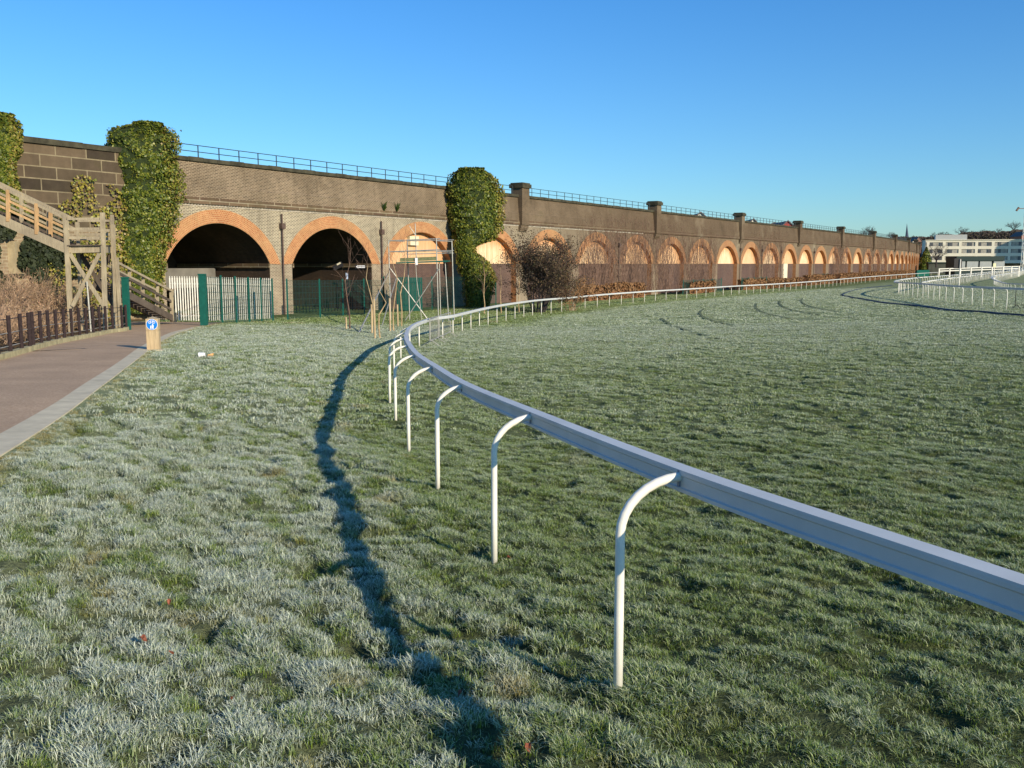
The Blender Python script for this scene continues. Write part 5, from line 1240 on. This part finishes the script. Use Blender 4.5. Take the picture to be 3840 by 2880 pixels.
# green shed with grey shutters
GY = 262; gs = thing('shuttered_shed', onz(T(3675, 1000, GY)), 'dark green flat roofed shed with grey roller shutters in front of the office building', 'shed')
mdg = simple('very_dark_green_cladding', (0.015,0.035,0.03), .6, .2); gsh = simple('grey_roller_shutter', (0.33,0.35,0.33), .6, .1, 2)
a, b = T(3588, 961, GY), T(3768, 958, GY-1.0); g = -1.0
def sq(p0, p1, z0, z1, dep, name, mat, par):
    p0, p1 = Vector((p0.x, p0.y, 0)), Vector((p1.x, p1.y, 0)); d = (p1-p0)/2; n_ = Vector((-d.y, d.x, 0)).normalized()
    m = MB(); m.box((p0+p1)/2+n_*dep/2+Vector((0, 0, (z0+z1)/2)), d, n_*dep/2, (0, 0, (z1-z0)/2)); return m.build(name, mat, par)
zf = T(0, 978, GY).z
sq(a, b, zf, a.z, 8, 'fascia', mdg, gs); sq(a+Vector((0, .6, 0)), b+Vector((0, .6, 0)), g, zf-.002, 7, 'walls', mdg, gs)
for p0, p1 in ((3592, 3621), (3627, 3668), (3674, 3716), (3724, 3763)):
    c, d = T(p0, 980, GY), T(p1, 980, GY); c.y = a.y+(b.y-a.y)*(c.x-a.x)/(b.x-a.x)+.3; d.y = a.y+(b.y-a.y)*(d.x-a.x)/(b.x-a.x)+.3
    sq(c, d, T(0, 1003, GY).z, zf-.1, .25, 'roller_shutter', gsh, gs)
a, b = T(3483, 983, 300), T(3580, 983, 299); hut = thing('hut', onz(a), 'low dark grey green hut left of the shuttered shed, under the bare tree', 'shed'); sq(a, b, -1, a.z-.35, 8, 'walls', simple('dark_olive_boarding', (0.06,0.065,0.05), .8, .3, 1), hut); sq(a+Vector((-.4, -.4, 0)), b+Vector((.4, -.4, 0)), a.z-.35, a.z, 9, 'roof', mdg, hut)
a, b = T(3440, 1013, 255), T(3486, 1011, 262); o = thing('hoarding', onz(a), 'low teal hoarding at the foot of the viaduct end', 'fence'); sq(a, b, 0, a.z, .3, 'panel', MAT['green'], o)
# sign pole with a dark paddle board
p = T(3596, 1070, 118); p = onz(p); t = thing('marker_pole', p, 'tall thin pole with a dark board on the inner turf, in front of the shed', 'pole')
top = T(3596, 972, 118); MB().tube([p, (p.x, p.y, top.z)], .07, 8).build('pole', MAT['railpost'], t); c = T(3594, 988, 118); MB().abox(c.x-.48, c.x+.48, c.y+.1, c.y+.2, c.z-.62, c.z+.62).build('board', MAT['black'], t)
c = T(3729, 995, 200); g_ = onz(c); t = thing('distance_marker', g_, 'small pale yellow rounded marker on a post in front of the shutters', 'marker'); m2 = MB(); m2.tube([g_, (g_.x, g_.y, c.z)], .1, 8); m2.build('post', MAT['railpost'], t); m2 = MB(); m2.box(c, (.28, 0, 0), (0, .08, 0), (0, 0, .42)); m2.build('plate', simple('pale_yellow', (0.75,0.72,0.40), .5, .1), t)
# lattice mast at the right edge
p0 = T(3842, 905, 330); t = thing('lattice_mast', onz(p0), 'tall pale lattice mast cut off by the right edge', 'mast'); zt = T(0, 752, 330).z; mb = MB()
for dx, dy in ((0, 0), (1.3, 0), (1.3, 1.3), (0, 1.3)): mb.beam((p0.x+dx, 330+dy, 0), (p0.x+dx, 330+dy, zt), .18, .18)
z = 1.0; k = 0
while z < zt-1.5:
    mb.beam((p0.x+1.3*(k % 2), 330, z), (p0.x+1.3*((k+1) % 2), 330, z+1.5), .1, .1); mb.beam((p0.x, 330+1.3*(k % 2), z), (p0.x, 330+1.3*((k+1) % 2), z+1.5), .1, .1); z += 1.5; k += 1
mb.build('lattice', MAT['railpost'], t); c = T(3815, 782, 330); m2 = MB(); m2.beam((c.x, 330, c.z), (p0.x, 330, c.z), .22, .22); m2.beam((c.x-.3, 330, c.z-.8), (c.x+.5, 330, c.z+.4), .5, .5); m2.build('lamp_arm', MAT['twig'], t)
# church spire
sy = 760; c = T(3401, 887, sy); tp = T(3401, 837, sy); t = thing('church_spire', (c.x, c.y, c.z-12), 'slender dark church spire on the skyline left of the white building', 'church'); r_ = sy*6.3/3500
mb = MB(); n_ = 8; P = [(c.x+r_*math.cos(6.283*i/n_), c.y+r_*math.sin(6.283*i/n_), c.z) for i in range(n_)]
for i in range(n_): mb.poly([P[i], P[(i+1) % n_], tuple(tp)])
sl = simple('blue_grey_slate', (0.06,0.075,0.11), .7, .2); mb.build('spire', sl, t); MB().abox(c.x-r_*.9, c.x+r_*.9, c.y-r_*.9, c.y+r_*.9, c.z-14, c.z+.01).build('tower', sl, t)
# house gables seen over the parapet
def house(label, px0, px1, pyt, pye, Y, wall, roofc):
    a, b = T(px0, pye, Y), T(px1, pye, Y); ap = T((px0+px1)/2, pyt, Y); t = thing('house', (ap.x, Y, a.z-7), label, 'house', 'houses beyond the viaduct'); m = MB(); dy = 12
    m.poly([(a.x, Y, a.z-7), (b.x, Y, a.z-7), (b.x, Y, a.z), (ap.x, Y, ap.z), (a.x, Y, a.z)]); m.quad((a.x, Y, a.z-7), (a.x, Y, a.z), (a.x, Y+dy, a.z), (a.x, Y+dy, a.z-7)); m.quad((b.x, Y, a.z), (b.x, Y, a.z-7), (b.x, Y+dy, a.z-7), (b.x, Y+dy, a.z)); m.build('walls', wall, t)
    e_ = Vector((.5, 0, -.3)); r = MB()
    for q, s_ in ((a, -1), (b, 1)):
        u0 = Vector((q.x+.5*s_, Y-.3, q.z-.35)); u1 = Vector((ap.x, Y-.3, ap.z+.08)); u2 = u1+Vector((0, dy+.6, 0)); u3 = u0+Vector((0, dy+.6, 0)); r.quad(u0, u1, u2, u3); r.quad(u0+Vector((0, 0, .25)), u1+Vector((0, 0, .25)), u1, u0)
    r.build('roof', roofc, t)
whm = simple('white_gable', (0.78,0.75,0.62), .7, .08); rdm = simple('red_gable_boarding', (0.33,0.05,0.035), .7, .2); slm = simple('grey_slate_roof', (0.13,0.11,0.10), .7, .3)
house('white gable of a house seen through the railing, left of the third bare pillar', 2612, 2642, 799, 812, 190, whm, slm)
house('white gable of a house right of the third bare pillar', 2812, 2838, 823, 838, 215, whm, slm); house('house with a dark red gable seen over the viaduct', 2934, 2974, 830, 848, 225, rdm, slm)
house('low grey roofed house left of the red gable', 2870, 2934, 838, 848, 240, slm, slm)
house('small white house among dark trees right of the church spire', 3422, 3438, 898, 908, 520, whm, slm); house('brown gabled house among dark trees above the viaduct end', 3436, 3456, 889, 903, 540, simple('brick_gable', (0.22,0.12,0.09), .8, .2), slm)
house('orange brick house at the right edge below the mast', 3832, 3876, 868, 884, 520, simple('orange_brick', (0.40,0.16,0.10), .8, .2), slm)
# wooded hill
def hill(name, prof, Y, th, mat, depth=300):
    mb = MB(); n = 60; V = []
    pxs = np.linspace(prof[0][0], prof[-1][0], n)
    for i, px in enumerate(pxs):
        py = np.interp(px, [q[0] for q in prof], [q[1] for q in prof]); v = T(px, py, Y); V.append(v)
    for a, b in zip(V, V[1:]):
        a2, b2 = a*1.0, b*1.0; mb.quad((a.x*.82, Y*.82, -2), (b.x*.82, Y*.82, -2), a, b) if False else mb.quad((a.x*.86, Y*.86, -2), (b.x*.86, Y*.86, -2), b, a)
        mb.quad(a, b, (b.x*1.3, Y*1.3, b.z), (a.x*1.3, Y*1.3, a.z))
    o = mb.build(name, mat, None); tag(o, kind='structure'); return o
dk = simple('dark_winter_woodland_floor', (0.045,0.038,0.045), .95, .5, .06)
hill('hill', [(2900,960),(3100,948),(3200,925),(3260,903),(3300,893),(3380,891),(3440,893),(3520,893),(3560,888),(3640,882),(3700,878),(3760,872),(3800,866),(3900,860),(4300,850),(4800,880)], 640, 0, dk)
def bare_tree(px, pyb, pyt, wpx, Y, label, seed, lv=4, mat='twigdark', group='bare trees on the skyline', name='bare_tree'):
    b = T(px, pyb, Y); tp = T(px, pyt, Y); h_ = tp.z-b.z; wd_ = wpx*Y/3500; rs = random.Random(seed); t = thing(name, b, label, 'tree', group); rm = Y*.12/3500
    mb = MB(); mb.tube([b, b+Vector((0, 0, h_*.28))], [h_*.035, h_*.026], 6); mb.build('trunk', MAT[mat], t); mb = MB(); c0 = b+Vector((0, 0, h_*.26))
    for i in range(6):
        a = 6.28*i/6+rs.random(); sp_ = wd_/h_*.85; d = Vector((math.cos(a)*sp_, math.sin(a)*sp_, .9)); branch(mb, c0, d, h_*.30, h_*.018, lv, rs, .5, .08, None, 3, (2, 3), 4, rm, .62)
    branch(mb, c0, (0, 0, 1), h_*.30, h_*.022, lv, rs, .5, .08, None, 3, (2, 3), 4, rm, .62); mb.build('crown', MAT[mat], t); return t
bare_tree(3510, 1003, 902, 86, 285, 'bare spreading tree in front of the left half of the white building', 3, 4, 'twigdark', None)
for i, (px, pyb, pyt, w_, lab) in enumerate([(3340,895,866,44,'bare flat topped tree left of the church spire'), (3256,905,842,30,'thin bare tree above the viaduct parapet, leftmost on the skyline'), (3232,905,866,22,'small bare tree beside the thin leftmost one'), (3425,896,880,34,'low bare tree right of the church spire'), (3505,898,866,44,'bare tree behind the left corner of the white building'), (3535,898,862,36,'bare tree behind the grey roof plant room'),
        (3604,892,845,62,'largest bare tree on the skyline behind the white building'), (3650,890,862,40,'bare tree right of the largest one'), (3684,888,856,50,'rounded bare tree behind the middle of the white building roof'), (3742,882,852,44,'bare tree left of the pale roof boxes'), (3800,875,822,64,'tall bare tree left of the lattice mast'), (3450,898,884,30,'low bare tree above the end of the viaduct'), (3400,897,886,26,'low bare tree at the foot of the church spire'), (3300,900,882,26,'low bare tree above the curve of the viaduct')]):
    bare_tree(px, pyb+6, pyt, w_, 600, lab, 20+i, 4)
# dark wood mass in front of hill
rs_ = np.random.RandomState(4); n = 60000; px = 3262+rs_.rand(n)*640; yy = 560+rs_.rand(n)*90
base = np.interp(px, [3180,3260,3300,3380,3460,3560,3640,3760,3840,3900], [940,905,896,893,893,886,880,872,864,860]); edge = base-10+9*vnoise(px/22, px*0, 3)+3*vnoise(px/3, px*0, 4)
py = edge+rs_.rand(n)**1.5*50; P = np.array([T(a, b, c) for a, b, c in zip(px, py, yy)]); 
o = leaf_cloud('wood', P, np.tile([0, -1.0, .2], (n, 1)), 0.75, foliage('bare_wood_mass', [(0.045,0.035,0.035), (0.08,0.055,0.05), (0.06,0.06,0.035), (0.10,0.075,0.06)], .9), None, 9); tag(o, 'dark purple brown bare wood covering the hill behind the white building', 'wood', kind='stuff')
# dark conifers at the left foot of the building
for i, (px, Y, h_, lab) in enumerate([(3462, 300, 4.2, 'dark evergreen bush between the viaduct end and the white building'), (3470, 330, 9.0, 'tall dark evergreen tree against the left end wall of the white building')]):
    a, b = ray(px, 1010); p = onz(Vector((a*Y, Y, 0))); rs_ = np.random.RandomState(i+60); n = 2600; z = rs_.rand(n)*h_; r_ = (1-(z/h_)**2)*.28*h_*(.6+.4*rs_.rand(n)); an = rs_.rand(n)*6.28; t = thing('evergreen', p, lab, 'tree', 'evergreens by the white building')
    MB().tube([p, p+Vector((0, 0, h_*.8))], [.25, .08], 6).build('trunk', MAT['twigdark'], t)
    leaf_cloud('crown', np.stack([p.x+np.cos(an)*r_, p.y+np.sin(an)*r_, p.z+z], 1), np.stack([np.cos(an), np.sin(an), .3+0*an], 1), .5, MAT['ivy'], t, i)
